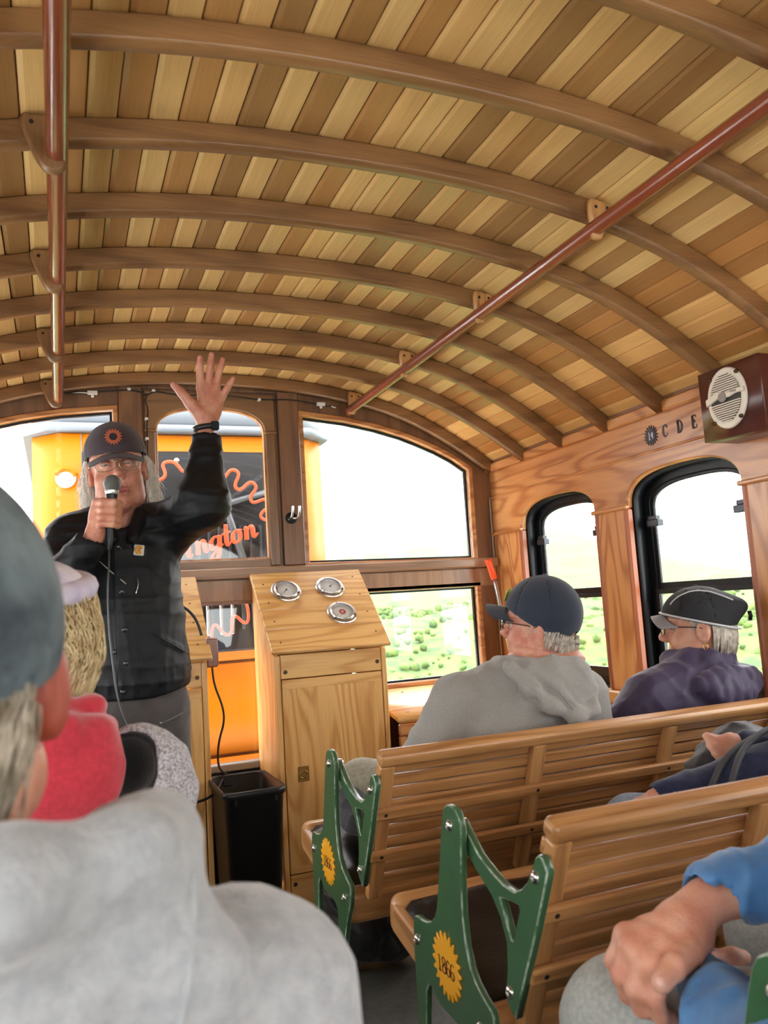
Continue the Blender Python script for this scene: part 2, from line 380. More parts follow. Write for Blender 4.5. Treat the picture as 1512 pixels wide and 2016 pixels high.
prism('glazing_bead', inset(DL, -.012), [inset(DL, .004)], 'xz', YF-.008, YF+.02, brown('z'), door, .002)
prism('pane', inset(DG, .001), [], 'xz', YF+.02, YF+.024, pane, door, .0005)
prism('pane', inset(DL, .001), [], 'xz', YF+.02, YF+.024, pane, door, .0005)
box('sill', (.44, .815), (YF-.03, YF+.0), (.5, .53), mat('grey_sill', L(150, 150, 150), .5), door, .004)
box('kick_panel', (.44, .815), (YF, YF+.02), (.05, .5), blackm, door, .003)
for n_, xx in ((1, .975), (2, 2*XC-.975)):
    t_ = box('trim_%d' % n_, (xx-.045, xx+.05), (YF-.022, YF+.0), (1.342, 2.128), brown('z'), None, .005)
    tag(t_, 'dark oak post %s of the arched door window' % ('right' if n_ == 1 else 'left'), kind='structure')
# ------------------------------------------------------------------ right wall, windows repeated every .757 m
WIN = [(2.681-.757*k, 3.234-.757*k) for k in range(6)]
def side_wall(sgn, name, lab):
    fx = (lambda v: v) if sgn > 0 else (lambda v: Vector((2*XC-v[0], v[1], v[2])))
    w_ = prism(name, [(YB, 0), (YF, 0), (YF, .76), (YB, .76)], [], 'yz', XR, XR+.05, oak('y'), None, .001, fx)
    tag(w_, lab, kind='structure')
    P = [(YF, 1.452), (YF, 1.64), (YB, 1.64), (YB, 1.452)]
    for y0, y1 in WIN[::-1]:
        if y0 < YB: continue
        P += arch(y0, y1, 1.452, 1.572, 1.452, 22, 2.7)[2:][::-1]
    prism('arch_board', P, [], 'yz', XR, XR+.03, oak('y'), w_, .006, fx)
    def bx(nm, x, y, z, m, bev=.003):
        xs = x if sgn > 0 else (2*XC-x[1], 2*XC-x[0]); return box(nm, xs, y, z, m, w_, bev)
    bx('name_board', (XR+.006, XR+.03), (YB, YF), (1.636, 1.762), oak('y'))
    bx('bead', (XR-.006, XR+.01), (YB, YF), (1.628, 1.638), oak('y'), .004)
    bx('cornice', (XR-.022, XR+.02), (YB, YF-.001), (1.758, 1.797), oak('y'), .006)
    bx('cornice_backing', (XR-.012, XR+.04), (YB, YF-.001), (1.797, 1.83), brown('y'), .004)
    bx('sill', (XR-.03, XR+.03), (YB, YF), (.715, .765), honey('y'), .006)
    ys = sorted([YF]+[v for a in WIN for v in a if v > YB])[::-1]
    for i in range(0, len(ys)-1, 2):
        a, b = ys[i+1], ys[i]
        if i == 0: b = YF
        bx('post', (XR+.002, XR+.03), (a+.02, b-.02 if i else b), (.765, 1.455), oak('z'))
        for yy in ([a] if i == 0 else [a, b-.026]):
            bx('post_trim', (XR-.004, XR+.030), (yy, yy+.026), (.765, 1.452), REDZ, .008)
        bx('moulding', (XR-.014, XR+.01), (a-.006, b+.006 if i else b), (1.446, 1.462), oak('y'), .005)
    return w_
wall_right = side_wall(1, 'wall_right', 'right-hand oak side wall with arched windows under a lettered board')
wall_left = side_wall(-1, 'wall_left', 'left-hand oak side wall with arched windows')
def side_window(n, y0, y1, sgn, label):
    fx = (lambda v: v) if sgn > 0 else (lambda v: Vector((2*XC-v[0], v[1], v[2])))
    A = arch(y0-.02, y1+.02, 1.452, 1.60, .74, 22, 2.7); B = arch(y0+.034, y1-.034, 1.448, 1.536, .80, 22, 2.7)
    w_ = prism('window_%d' % n, A, [B], 'yz', XR+.078, XR+.10, blackm, None, .003, fx)
    tag(w_, label, kind='structure')
    prism('reveal', A, [arch(y0+.002, y1-.002, 1.452, 1.566, .768, 22, 2.7)], 'yz', XR+.031, XR+.079, blackm, w_, .001, fx)
    Cc = arch(y0+.048, y1-.048, 1.44, 1.524, 1.163, 22, 2.7)
    prism('upper_sash', arch(y0+.034, y1-.034, 1.448, 1.536, 1.135, 22, 2.7), [Cc], 'yz', XR+.082, XR+.096, blackm, w_, .002, fx)
    prism('pane', Cc, [], 'yz', XR+.088, XR+.091, pane, w_, .0004, fx)
    D = [(y0+.034, .80), (y1-.034, .80), (y1-.034, 1.14), (y0+.034, 1.14)]; E_ = [(y0+.05, .84), (y1-.05, .84), (y1-.05, 1.122), (y0+.05, 1.122)]
    prism('lower_sash', D, [E_], 'yz', XR+.064, XR+.079, blackm, w_, .002, fx)
    prism('pane', E_, [], 'yz', XR+.070, XR+.073, pane, w_, .0004, fx)
    for yy, s_ in ((y0+.034, 1), (y1-.034, -1)):
        for (a, b, z0, z1, x0, x1) in ((0, .062, 1.372, 1.396, .055, .083), (0.006, .05, 1.396, 1.412, .058, .08)):
            ya, yb = sorted((yy+s_*a, yy+s_*b)); xs = (XR+x0, XR+x1) if sgn > 0 else (2*XC-XR-x1, 2*XC-XR-x0)
            l_ = box('latch', xs, (ya, yb), (z0, z1), mat('latch_metal', L(60, 62, 66), .35, .6), w_, .002)
nm = ['nearest the front', 'second from the front', 'third from the front', 'fourth from the front', 'fifth from the front', 'sixth from the front']
k = 5
for i, (a, b) in enumerate(WIN):
    if a < YB: continue
    side_window(k, a, b, 1, 'arched black-framed window in the right wall, '+nm[i]); k += 1
for i, (a, b) in enumerate(WIN):
    if a < YB: continue
    side_window(k, a, b, -1, 'arched black-framed window in the left wall, '+nm[i]); k += 1
# ------------------------------------------------------------------ gauge cabinets under the front wall
def cabinet(x0, x1, label, ring=True):
    root = empty('control_cabinet', ((x0+x1)/2, 3.3, 0), label, 'cabinet')
    yf, yb = 3.15, 3.478
    side = [(yf, .004), (yb, .004), (yb, 1.265), (yf, .975)]
    prism('side_panel', side, [], 'yz', x0, x0+.018, honey('z'), root, .002)
    prism('side_panel', side, [], 'yz', x1-.018, x1, honey('z'), root, .002)
    box('face_frame', (x0+.001, x0+.022), (yf-.012, yf+.01), (.004, .972), honey('z'), root, .003)
    box('face_frame', (x1-.022, x1-.001), (yf-.012, yf+.01), (.004, .972), honey('z'), root, .003)
    box('upper_panel', (x0+.024, x1-.024), (yf-.010, yf+.01), (.882, .974), honey('x'), root, .002)
    d = box('door', (x0+.025, x1-.025), (yf-.012, yf+.008), (.152, .878), honey('z'), root, .003)
    box('door_cap', (x0+.027, x1-.027), (yf-.0128, yf+.0), (.842, .877), honey('x'), d, .0006)
    box('door_cap', (x0+.027, x1-.027), (yf-.0128, yf+.0), (.153, .178), honey('x'), d, .0006)
    box('base_panel', (x0+.024, x1-.024), (yf-.011, yf+.01), (.004, .148), honey('x'), root, .003)
    for px, pz in ((x0+.042, .908), (x1-.04, .918), (x0+.042, .115), (x1-.045, .115), (x0+.042, .05), (x1-.045, .05)):
        sh = lathe('screw', [(.0085, -.002), (.0085, .001), (.0001, .0014)], (px, yf-.0105, pz), (0, -1, 0), screwm, root, 12)
        a = .6; strokes('slot', [[(-.006*math.cos(a), -.006*math.sin(a)), (.006*math.cos(a), .006*math.sin(a))]], (px, yf-.0119, pz), (1, 0, 0), (0, 0, 1), .0012, darkgap, sh, .0004)
    if ring:
        p = box('ring_pull', (.848, .892), (yf-.016, yf-.011), (.488, .545), brass, d, .002)
        lathe('cup', [(.016, 0), (.013, .002), (.010, -.001), (.0001, -.001)], (.87, yf-.016, .514), (0, -1, 0), mat('brass_dark', L(96, 76, 40), .4, 1), p, 20)
        tube('ring', [(.87+.0145*math.cos(t), yf-.0175, .514+.0145*math.sin(t)) for t in np.linspace(0, 6.283, 21)[:-1]], .0022, brass, p, 8, cyclic=True)
    # sloping lid of four boards
    th = math.atan2(1.29-.985, 3.45-3.13); ey = Vector((0, math.cos(th), math.sin(th))); nz = Vector((0, -math.sin(th), math.cos(th)))
    P0 = Vector(((x0+x1)/2, 3.12, .976)); Lg = math.hypot(.325, .31)+.02; W = (x1-x0)+.03
    cuts = [0, .124, .238, .345, Lg]
    boards = []
    for a, b in zip(cuts, cuts[1:]):
        me = boxmesh(W, b-a-.0016, .018, .0035); c = P0+ey*((a+b)/2)+nz*.009
        o = link('lid_board', me, honey('x'), root, tuple(c), (th, 0, 0)); boards.append(o)
        for sx in (-1, 1):
            q = c+Vector((sx*(W/2-.045), 0, 0))+nz*.0092+ey*.012*sx
            lathe('nail', [(.004, -.002), (.004, .0004), (.0001, .0004)], tuple(q), nz, screwm, root, 8)
    return root, P0, ey, nz
cabR, P0, ey, nz = cabinet(.775, 1.243, 'honey oak cabinet right of the door, sloping lid with three round gauges')
cabL, P0L, eyL, nzL = cabinet(2*XC-1.243, 2*XC-.775+.025, 'honey oak cabinet left of the door, half hidden by the guide', False)
dial = mat('dial_face', L(222, 224, 220), .35); red_ = mat('dial_red', L(190, 60, 60), .5); ink = mat('dial_ink', L(40, 42, 44), .5)
def gauge(cx, cy, cz, label, kind):
    c = Vector((cx, cy, cz)); sdist = (c-P0).dot(ey); c = Vector((cx, P0.y, P0.z))+ey*sdist+nz*.019
    g = empty('gauge', c, label, 'gauge', 'gauges on the sloping cabinet lid')
    lathe('flange', [(.064, -.004), (.064, .002), (.061, .005), (.052, .006), (.050, .012), (.048, .014), (.0445, .014), (.0435, .005)], tuple(c), nz, chrome, g, 48)
    f = lathe('dial', [(.0443, .002), (.0443, .0062), (.0001, .0062)], tuple(c), nz, dial, g, 40)
    o = c+nz*.0066
    L_ = []
    for t in range(0, 27):
        a = math.radians(-40+t*10); r0 = .0395; r1 = .037 if t % 3 else .034
        L_.append([(r1*math.cos(a), r1*math.sin(a)), (r0*math.cos(a), r0*math.sin(a))])
    strokes('scale', L_, o, (1, 0, 0), ey, .0006, ink, f, .0003)
    L_ = [[(.028*math.cos(math.radians(-30+a*30))-.0018, .028*math.sin(math.radians(-30+a*30))-.002), (.028*math.cos(math.radians(-30+a*30))+.0018, .028*math.sin(math.radians(-30+a*30))+.002)] for a in range(9)]
    strokes('numerals', L_, o, (1, 0, 0), ey, .0007, ink, f, .0003)
    if kind == 'gear':
        pts = []
        for k_ in range(32):
            a = k_/32*2*math.pi; r = .018 if k_ % 2 else .0125; pts.append((r*math.cos(a), r*math.sin(a)))
        M_ = lambda u, v, w_: o+Vector((1, 0, 0))*u+ey*v+nz*w_
        prism('emblem', pts, [[(.005*math.cos(t), .005*math.sin(t)) for t in np.linspace(0, 6.28, 13)[:-1]]], M_, 0, .0004, red_, f, .0001)
        strokes('needle', [[(.004, -.01), (-.012, -.022)]], o+nz*.001, (1, 0, 0), ey, .0009, ink, f, .0004)
    else:
        if kind == 'red':
            a = [math.radians(x) for x in range(150, 215, 8)]; strokes('red_zone', [[(.041*math.cos(t), .041*math.sin(t)) for t in a]], o, (1, 0, 0), ey, .0022, red_, f, .0003)
        strokes('needle', [[(-.018, -.021), (.0, .0), (.006, .006)]] if kind == 'red' else [[(.014, .012), (-.003, -.003)]], o+nz*.001, (1, 0, 0), ey, .0011, ink, f, .0004)
        lathe('hub', [(.004, 0), (.003, .002), (.0001, .002)], tuple(o), nz, ink, f, 12)
    lathe('lens', [(.0443, .0095), (.034, .0105), (.02, .0115), (.0001, .012)], tuple(c), nz, pane, g, 32)
    for a in (100, 220, 340):
        a = math.radians(a); dome_bolt(tuple(c+Vector((1, 0, 0))*.054*math.cos(a)+ey*.054*math.sin(a)+nz*.004), nz, .0045, screwm, g)
gauge(.894, 3.371, 1.215, 'upper left chrome gauge with a red zone on its dial', 'red')
gauge(1.090, 3.377, 1.22, 'upper right chrome gauge with a plain pale dial', 'plain')
gauge(1.100, 3.26, 1.109, 'lower chrome gauge with a red cog emblem on its dial', 'gear')
# ------------------------------------------------------------------ sloping heater box below the low window
hb = empty('storage_box', (1.6, 3.3, 0), 'low honey oak box with sloping top under the right front window', 'box')
prism('top', [(3.475, .742), (3.475, .765), (3.12, .685), (3.112, .664)], [], 'yz', 1.27, 1.962, honey('x'), hb, .003)
box('front_rail', (1.27, 1.962), (3.10, 3.125), (.615, .662), oak('x'), hb, .004)
box('front_panel', (1.30, 1.962), (3.112, 3.125), (.004, .613), oak('z'), hb, .002)
box('front_post', (1.27, 1.298), (3.102, 3.125), (.004, .613), oak('z'), hb, .003)
for px, pz in ((1.335, .57), (1.335, .3)):
    lathe('screw', [(.007, -.002), (.007, .001), (.0001, .001)], (px, 3.111, pz), (0, -1, 0), screwm, hb, 10)
for px, yy in ((1.34, 3.18), (1.42, 3.42), (1.7, 3.2)):
    lathe('screw', [(.006, -.002), (.006, .001), (.0001, .001)], (px, yy, .685+(yy-3.12)*.2254+.0), (0, 0, 1), screwm, hb, 10)
# ------------------------------------------------------------------ benches
def gearpoly(n, ra, rb, sub=6):
    P = []
    for i in range(n*sub):
        a = 2*math.pi*i/(n*sub); k_ = math.cos(2*math.pi*(i % sub)/sub); r = (ra+rb)/2+(rb-ra)/2*math.copysign(abs(k_)**.6, k_); P.append((r*math.cos(a), r*math.sin(a)))
    return P
DIG = {'1': [([(-.25, .62), (-.02, .85), (-.02, -.8)], [.6, 1, 1.3]), ([(-.3, -.85), (.26, -.85)], None)],
 '8': [([(0, .05), (-.36, .3), (-.32, .7), (0, .86), (.32, .7), (.36, .3), (0, .05), (-.42, -.25), (-.4, -.7), (0, -.88), (.4, -.7), (.42, -.25), (0, .05)], [1, 1.1, 1.1, .5, 1.1, 1.1, .8, 1.2, 1.2, .5, 1.2, 1.2, 1])],
 '6': [([(.34, .62), (.12, .86), (-.22, .7), (-.42, .1), (-.36, -.6), (0, -.88), (.36, -.6), (.38, -.2), (.05, .08), (-.34, -.2)], [1, .5, .8, 1.4, 1.3, .5, 1.2, 1.2, .5, .8])],
 '4': [([(.2, -.85), (.2, .85), (-.42, -.3), (.45, -.3)], None)],
 'C': [([(.42, .3), (.42, .62), (.1, .86), (-.3, .7), (-.46, .1), (-.4, -.55), (-.05, -.86), (.3, -.75), (.46, -.35)], [.6, 1, .5, 1, 1.4, 1.1, .5, .6, .5])],
 'D': [([(-.3, .85), (-.3, -.85)], [1.3, 1.3]), ([(-.48, .85), (0, .85), (.42, .5), (.46, -.3), (.1, -.83), (-.48, -.85)], [.5, .6, 1, 1.4, .8, .5])],
 'E': [([(-.3, .85), (-.3, -.85)], [1.3, 1.3]), ([(-.48, .85), (.4, .85), (.42, .5)], [.5, .6, .5]), ([(-.3, .05), (.12, .05)], [.5, .5]), ([(.12, .25), (.12, -.15)], [.5, .5]), ([(-.48, -.85), (.42, -.85), (.46, -.4)], [.5, .6, .5])]}
def word(t, adv, w=1., h=1.):
    o = []
    for i, ch in enumerate(t):
        for ln in DIG[ch]:
            p, rd = ln if isinstance(ln, tuple) else (ln, None)
            q = [((x+(i-(len(t)-1)/2)*adv)*w, y*h) for x, y in p]; o.append((q, rd) if rd else q)
    return o
ARM = [(2.054, .787), (2.068, .7855), (2.081, .778), (2.09, .764), (2.098, .74), (2.112, .69), (2.13, .625), (2.143, .585), (2.156, .565), (2.173, .552), (2.193, .545), (2.215, .5415), (2.235, .542), (2.25, .538), (2.259, .523), (2.262, .5), (2.264, .45), (2.264, .38), (2.27, .31), (2.28, .24), (2.296, .15), (2.325, .05), (2.345, 0), (2.29, 0), (2.262, .08), (2.246, .16), (2.236, .25), (2.228, .34), (2.216, .41), (2.203, .427), (2.188, .428), (2.177, .418), (2.15, .409), (2.11, .408), (2.078, .406), (2.06, .397), (2.054, .376), (2.062, .34), (2.078, .29), (2.084, .23), (2.08, .16), (2.066, .08), (2.05, 0), (1.985, 0), (2.0, .06), (2.02, .14), (2.028, .2), (2.024, .27), (2.012, .33), (1.985, .385), (1.957, .43), (1.945, .465), (1.95, .483), (1.98, .495), (2.002, .508), (2.018, .525), (2.03, .555), (2.035, .605), (2.031, .66), (2.024, .71), (2.018, .75), (2.022, .772), (2.036, .784)]
LINK = [(2.058, .757), (2.046, .757), (1.992, .716), (1.947, .699), (1.912, .689), (1.877, .688), (1.854, .699), (1.837, .713), (1.819, .738), (1.806, .757), (1.796, .764), (1.786, .762), (1.774, .744), (1.784, .722), (1.824, .639), (1.859, .573), (1.904, .487), (1.914, .492), (1.929, .507), (1.929, .52), (1.918, .56), (1.914, .599), (1.929, .633), (1.953, .658), (1.996, .682), (2.042, .710), (2.06, .725), (2.066, .742)]
LHOLE = [(1.925, .664), (1.900, .668), (1.868, .670), (1.865, .664), (1.878, .638), (1.893, .609), (1.898, .609), (1.908, .628)]
BT = Vector((0, 1.785, .805)); BS = Vector((0, .15, -.35)).normalized(); BN = Vector((0, -.35, -.15)).normalized()
def bench(x0, x1, off, label, detail=True, mirror=False):
    root = empty('slatted_bench', ((x0+x1)/2, 2.1+off, 0), label, 'bench', 'reversible slatted benches')
    Y = lambda P: [(y+off, z) for y, z in P]
    def end(xa, dirn, deco):
        s_ = dirn
        fx = lambda a, b: (min(xa+s_*a, xa+s_*b), max(xa+s_*a, xa+s_*b))
        lo, hi = fx(0, .013)
        p = prism('side_plate', Y(ARM), [], 'yz', lo, hi, green, root, .0022, edge=greenedge)
        for y, z in ((2.062, .75), (2.244, .495), (1.995, .439)):
            dome_bolt((xa, y+off, z), (-s_, 0, 0), .0105, steel, p)
        lo, hi = fx(.017, .032)
        l_ = prism('link_plate', Y(LINK), [Y(LHOLE)], 'yz', lo, hi, green, root, .0024, edge=greenedge)
        for y, z in ((1.809, .728), (1.914, .524)):
            dome_bolt((xa+s_*.017, y+off, z), (-s_, 0, 0), .0105, steel, l_)
        lathe('pivot', [(.012, -.002), (.012, .02), (.008, .024), (.0001, .024)], (xa+s_*.012, 2.056+off, .748), (s_, 0, 0), steel, l_, 16)
        if deco:
            gp = [(2.108+off+u*.96, .496+v*.96) for u, v in gearpoly(20, .047, .061)]
            b_ = prism('cog_badge', gp, [], 'yz', *fx(-.004, .0), yellow, root, .0012)
            strokes('number', word('1866', 1.0, .0172, .0165), (xa-s_*.0042, 2.108+off, .495), (0, -s_, 0), (0, 0, 1), .0018, mat('dark_red', L(86, 24, 16), .5), b_, .0006)
    end(x0, 1, True)
    end(x1, -1, False)
    a, b = x0+.036, x1-.036
    def bar(name, xa, xb, s0, s1, n0, n1, m, bev=.004, seg=2):
        me = boxmesh(xb-xa, n1-n0, s1-s0, bev, seg)
        c = BT+BS*((s0+s1)/2)+BN*((n0+n1)/2)+Vector(((xa+xb)/2, off, 0))
        return link(name, me, m, root, tuple(c), (math.atan2(.15, .35), 0, 0))
    bar('top_rail', a-.002, b+.002, -.008, .026, -.022, .018, seatw('x'), .012, 4)
    for i, xs in enumerate((a, a+.41, a+.82, b-.036)):
        bar('stile', xs, xs+.036, .024, .384, -.010, .014, seatw('z'), .004)
    for i in range(10):
        s0 = .0315+i*.0343
        bar('slat', a+.002, b-.002, s0, s0+.0275, -.021, -.0102, seatw('x'), .003)
    for s0 in (.128, .242):
        r_ = bar('cross_rail', a-.008, b+.004, s0, s0+.027, .0142, .028, seatw('x'), .004)
        for xs in (a+.018, a+.428, a+.838):
            c = BT+BS*(s0+.0135)+BN*.0282+Vector((xs, off, 0))
            q = lathe('plug', [(.0045, -.001), (.0045, .0006), (.0001, .0006)], tuple(c), BN, darkgap, None, 10)
            q.parent = root; q.location = c-wloc(root)
    # seat: two rounded bars, boards and a black vinyl cushion
    def rbar(name, y, z, w_, h_, tilt):
        me = boxmesh(x1-x0-.032, w_, h_, .026, 5)
        o = link(name, me, seatw('x'), root, ((x0+x1)/2, y+off, z), (tilt, 0, 0)); return o
    rbar('rear_seat_bar', 2.040, .402, .058, .088, .12)
    rbar('front_seat_bar', 2.418, .480, .058, .088, .12)
    box('seat_board', (x0+.02, x1-.02), (2.07+off, 2.39+off), (.425, .437), seatw('x'), root, .002, rot=None).rotation_euler = (.17, 0, 0)
    for xe in (x0+.014, x1-.036):
        me = boxmesh(.022, .37, .06, .004); link('seat_end', me, seatw('y'), root, (xe+.011, 2.229+off, .444), (.2, 0, 0))
    # cushion with puffed top
    bm = bmesh.new(); n, m_ = 48, 14; cx0, cx1, cy0, cy1 = x0+.022, x1-.03, 2.062, 2.405; V = {}
    for i in range(n+1):
        for j in range(m_+1):
            u, v = i/n, j/m_; e = min(u*(cx1-cx0), (1-u)*(cx1-cx0), v*(cy1-cy0), (1-v)*(cy1-cy0)); pf = .036*(1-math.exp(-e/.018))
            wr = .0025*math.sin(u*37+v*5)*math.sin(v*9+u*11)*(e > .02)
            x = cx0+u*(cx1-cx0); y = cy0+v*(cy1-cy0)
            V[i, j] = bm.verts.new((x-(cx0+cx1)/2, y-(cy0+cy1)/2, .012+pf+wr+(y-2.23)*.19))
            V[i, j, 0] = bm.verts.new((x-(cx0+cx1)/2, y-(cy0+cy1)/2, -.0+(y-2.23)*.19))
    for i in range(n):
        for j in range(m_):
            bm.faces.new((V[i, j], V[i+1, j], V[i+1, j+1], V[i, j+1])); bm.faces.new((V[i, j, 0], V[i, j+1, 0], V[i+1, j+1, 0], V[i+1, j, 0]))
    for i in range(n):
        for j in (0, m_): bm.faces.new((V[i, j], V[i+1, j], V[i+1, j, 0], V[i, j, 0]))
    for j in range(m_):
        for i in (0, n): bm.faces.new((V[i, j], V[i, j+1], V[i, j+1, 0], V[i, j, 0]))
    link('cushion', finish(bm, True), mat('black_vinyl', L(14, 14, 15), .34, bump=.25, bscale=120), root, ((cx0+cx1)/2, (cy0+cy1)/2+off, .452))
    return root
bench(.64, 1.955, 0, 'slatted oak bench with green end plates, farther of the two right-hand benches in full view')
bench(.64, 1.955, -.70, 'slatted oak bench with green end plates, nearer of the two right-hand benches in full view')
bench(.64, 1.955, -1.415, 'slatted bench at lower right under the passenger in blue, only its green arm tip showing')
bench(-.69, .15, -.70, 'slatted bench hidden beneath the curly-haired passenger on the left')
bench(-.69, .15, -1.40, 'slatted bench hidden beneath the nearest passenger on the left')
# ------------------------------------------------------------------ waste bin
bin_ = empty('waste_bin', (.618, 3.02, 0), 'tall black plastic waste bin between the two cabinets', 'waste bin')
def bin_mesh():
    bm = bmesh.new(); rings = []
    def ring(w_, d, z, r):
        P = []
        for cx, cy, a0 in ((1, 1, 0), (-1, 1, 90), (-1, -1, 180), (1, -1, 270)):
            for k_ in range(6):
                a = math.radians(a0+k_*18); P.append(bm.verts.new((cx*(w_-r)+r*math.cos(a), cy*(d-r)+r*math.sin(a), z)))
        return P
    rings = [ring(.082, .13, .004, .03), ring(.104, .165, .50, .035), ring(.112, .173, .505, .04), ring(.114, .176, .522, .04), ring(.109, .17, .53, .04), ring(.100, .161, .524, .034), ring(.078, .126, .012, .028)]
    for A, B in zip(rings, rings[1:]):
        for k_ in range(24): bm.faces.new((A[k_], A[(k_+1) % 24], B[(k_+1) % 24], B[k_]))
    bm.faces.new(rings[0]); bm.faces.new(rings[-1]); return finish(bm, True)
blackpl = mat('black_plastic', L(14, 14, 16), .4)
link('body', bin_mesh(), blackpl, bin_, (.618, 3.02, .014))
for xx in (.548, .688): box('rib', (xx-.004, xx+.004), (2.845, 2.86), (.499, .519), blackpl, bin_, .001)
# ------------------------------------------------------------------ loudspeaker box on the right wall
spk = empty('loudspeaker', (1.92, 1.79, 1.575), 'dark wooden loudspeaker box with oval white grille on the right wall', 'loudspeaker')
dkw = wood('mahogany_', L(96, 48, 38), L(58, 26, 22), 'y', ring=3, ringamt=.3, rough=.3, coat=.4)
prism('cabinet', [(1.85, 1.578), (1.985, 1.578), (1.985, 1.79), (1.85, 1.79)], [], 'xz', 1.672, 1.912, dkw, spk, .004)
ivory = mat('ivory_plastic', L(226, 214, 196), .35)
def oval(ry, rz, n=40): return [(1.795+ry*math.cos(t), 1.69+rz*math.sin(t)) for t in np.linspace(0, 2*math.pi, n+1)[:-1]]
g_ = prism('grille', oval(.075, .092), [], 'yz', 1.838, 1.85, ivory, spk, .004)
prism('mesh_recess', oval(.058, .072), [], 'yz', 1.8365, 1.8385, mat('grille_dark', L(52, 46, 40), .6), g_, .0005)
for i in range(22):
    z = 1.69-.070+i*.00667; h = .058*math.sqrt(max(0, 1-((z-1.69)/.074)**2))
    if abs(z-1.69) > .012: box('louvre', (1.832, 1.8367), (1.795-h, 1.795+h), (z-.0019, z+.0019), ivory, g_, .0007)
prism('band', [(1.868, 1.678), (1.853, 1.682), (1.82, 1.692), (1.78, 1.688), (1.75, 1.694), (1.722, 1.692), (1.722, 1.706), (1.75, 1.708), (1.778, 1.704), (1.82, 1.714), (1.85, 1.706), (1.869, 1.699)], [], 'yz', 1.829, 1.84, ivory, g_, .003)
lathe('tweeter', [(.0155, 0), (.014, .004), (.008, .006), (.0001, .0065)], (1.83, 1.80, 1.693), (-1, 0, 0), mat('tweeter_grey', L(170, 160, 148), .5, bump=.8, bscale=900), g_, 20)
PLOG = [([(-1.6, -.8), (-1.6, .8), (-1.0, .8), (-1.0, 0), (-1.6, 0)], None), ([(-.7, .8), (-.4, .1), (-.1, .8), (-.5, -.8)], None), ([(.2, .8), (.2, -.7), (.7, -.7)], None), ([(1.6, .7), (1, .7), (1, -.7), (1.7, -.7)], None), ([(1, 0), (1.5, 0)], None)]
strokes('lettering', [(p, None) if r_ else p for p, r_ in PLOG], (1.8288, 1.757, 1.701), (0, -.0065, 0), (0, 0, .0038), .0008, ink, g_, .0003, sm=0)
for a, b in ((.052, .066), (-.05, .066), (.052, -.066), (-.05, -.066)): dome_bolt((1.836, 1.795+a, 1.69+b), (-1, 0, 0), .006, screwm, g_, 'screw')
# ------------------------------------------------------------------ letters on the name board
inkb = mat('letter_blue_black', L(62, 54, 66), .5)
for i, ch in enumerate('CDE'):
    yy = (2.238, 2.166, 2.096)[i]
    tag(strokes('letter', word(ch, 1, .023, .025), (XR+.0052, yy, 1.693), (0, -1, 0), (0, 0, 1), .0042, inkb, None, .0008), 'dark seat letter %s on the board over the right windows' % ch, 'letter', 'seat letters on the name board')
gq = prism('cog_number', [(2.312+u, 1.692+v) for u, v in gearpoly(18, .026, .038)], [], 'yz', XR+.0035, XR+.006, mat('cog_black', L(36, 32, 40), .5), None, .0006)
tag(gq, 'small black cog with white 14 beside the seat letters', 'emblem')
strokes('number', word('14', 1.0, .014, .017), (XR+.0033, 2.312, 1.692), (0, -1, 0), (0, 0, 1), .0022, mat('white_paint', L(215, 215, 225), .5), gq, .0005)
# ------------------------------------------------------------------ hook, signal stick, small box, wires
hk = empty('coat_hook', (.968, YF-.022, 1.566), 'black and chrome double coat hook on the post right of the door', 'hook')
lathe('base', [(.026, 0), (.026, .004), (.018, .008), (.0001, .009)], (.965, YF-.022, 1.552), (0, -1, 0), blackm, hk, 24)
for dx in (-.012, .018):
    tube('prong', [(.965+dx*.4, YF-.03, 1.55), (.968+dx, YF-.05, 1.548), (.970+dx, YF-.075, 1.562), (.972+dx, YF-.078, 1.60)], [.006, .006, .005, .006], chrome if dx else blackm, hk, 10, smoothpts=2)
dome_bolt((.952, YF-.028, 1.545), (0, -1, 0), .004, steel, hk, 'screw'); dome_bolt((.98, YF-.028, 1.545), (0, -1, 0), .004, steel, hk, 'screw')
st = empty('signal_stick', (1.91, 3.36, .9), 'aluminium stick with orange grip leaning in the front right corner', 'stick')
tube('pole', [(1.962, 3.335, .752), (1.914, 3.385, 1.235)], .0105, mat('aluminium', L(196, 196, 192), .3, .9), st, 14)
tube('grip', [(1.914, 3.385, 1.232), (1.9, 3.40, 1.31), (1.897, 3.403, 1.325)], [.0165, .0155, .0175], mat('orange_grip', L(240, 84, 34), .5), st, 16)
tube('strap', [(1.93, 3.36, 1.1), (1.955, 3.35, .98), (1.95, 3.35, .86)], [.012, .016, .01], blackm, st, 10)
ww = wood('walnut_', L(150, 92, 60), L(96, 46, 28), 'z', ring=3, rough=.25, coat=.4)
jb = prism('junction_box', [(.52, .95), (.558, .95), (.565, .958), (.565, 1.052), (.558, 1.06), (.52, 1.06)], [], 'xz', 3.16, 3.28, ww, None, .005)
tag(jb, 'small dark walnut box fixed to the side of the left cabinet', 'box')
bl = mat('black_cable', L(22, 20, 22), .45)
tag(tube('cable', [(.40, 3.2, 1.2), (.45, 3.2, 1.185), (.49, 3.2, 1.14), (.512, 3.2, 1.07), (.519, 3.2, 1.0)], .0055, bl, smoothpts=3), 'thick black cable looping over the left cabinet into the walnut box', 'cable')
tag(tube('cable', [(.545, 3.2, .955), (.55, 3.2, .88), (.58, 3.2, .80), (.585, 3.2, .74), (.56, 3.2, .67), (.552, 3.2, .60), (.56, 3.2, .56), (.60, 3.19, .53), (.59, 3.18, .50)], .0042, bl, smoothpts=3), 'thin black cable hanging beside the left cabinet down to its plug', 'cable')
pl_ = empty('cable_plug', (.58, 3.19, .48), 'tangled black plug and wires behind the waste bin', 'plug')
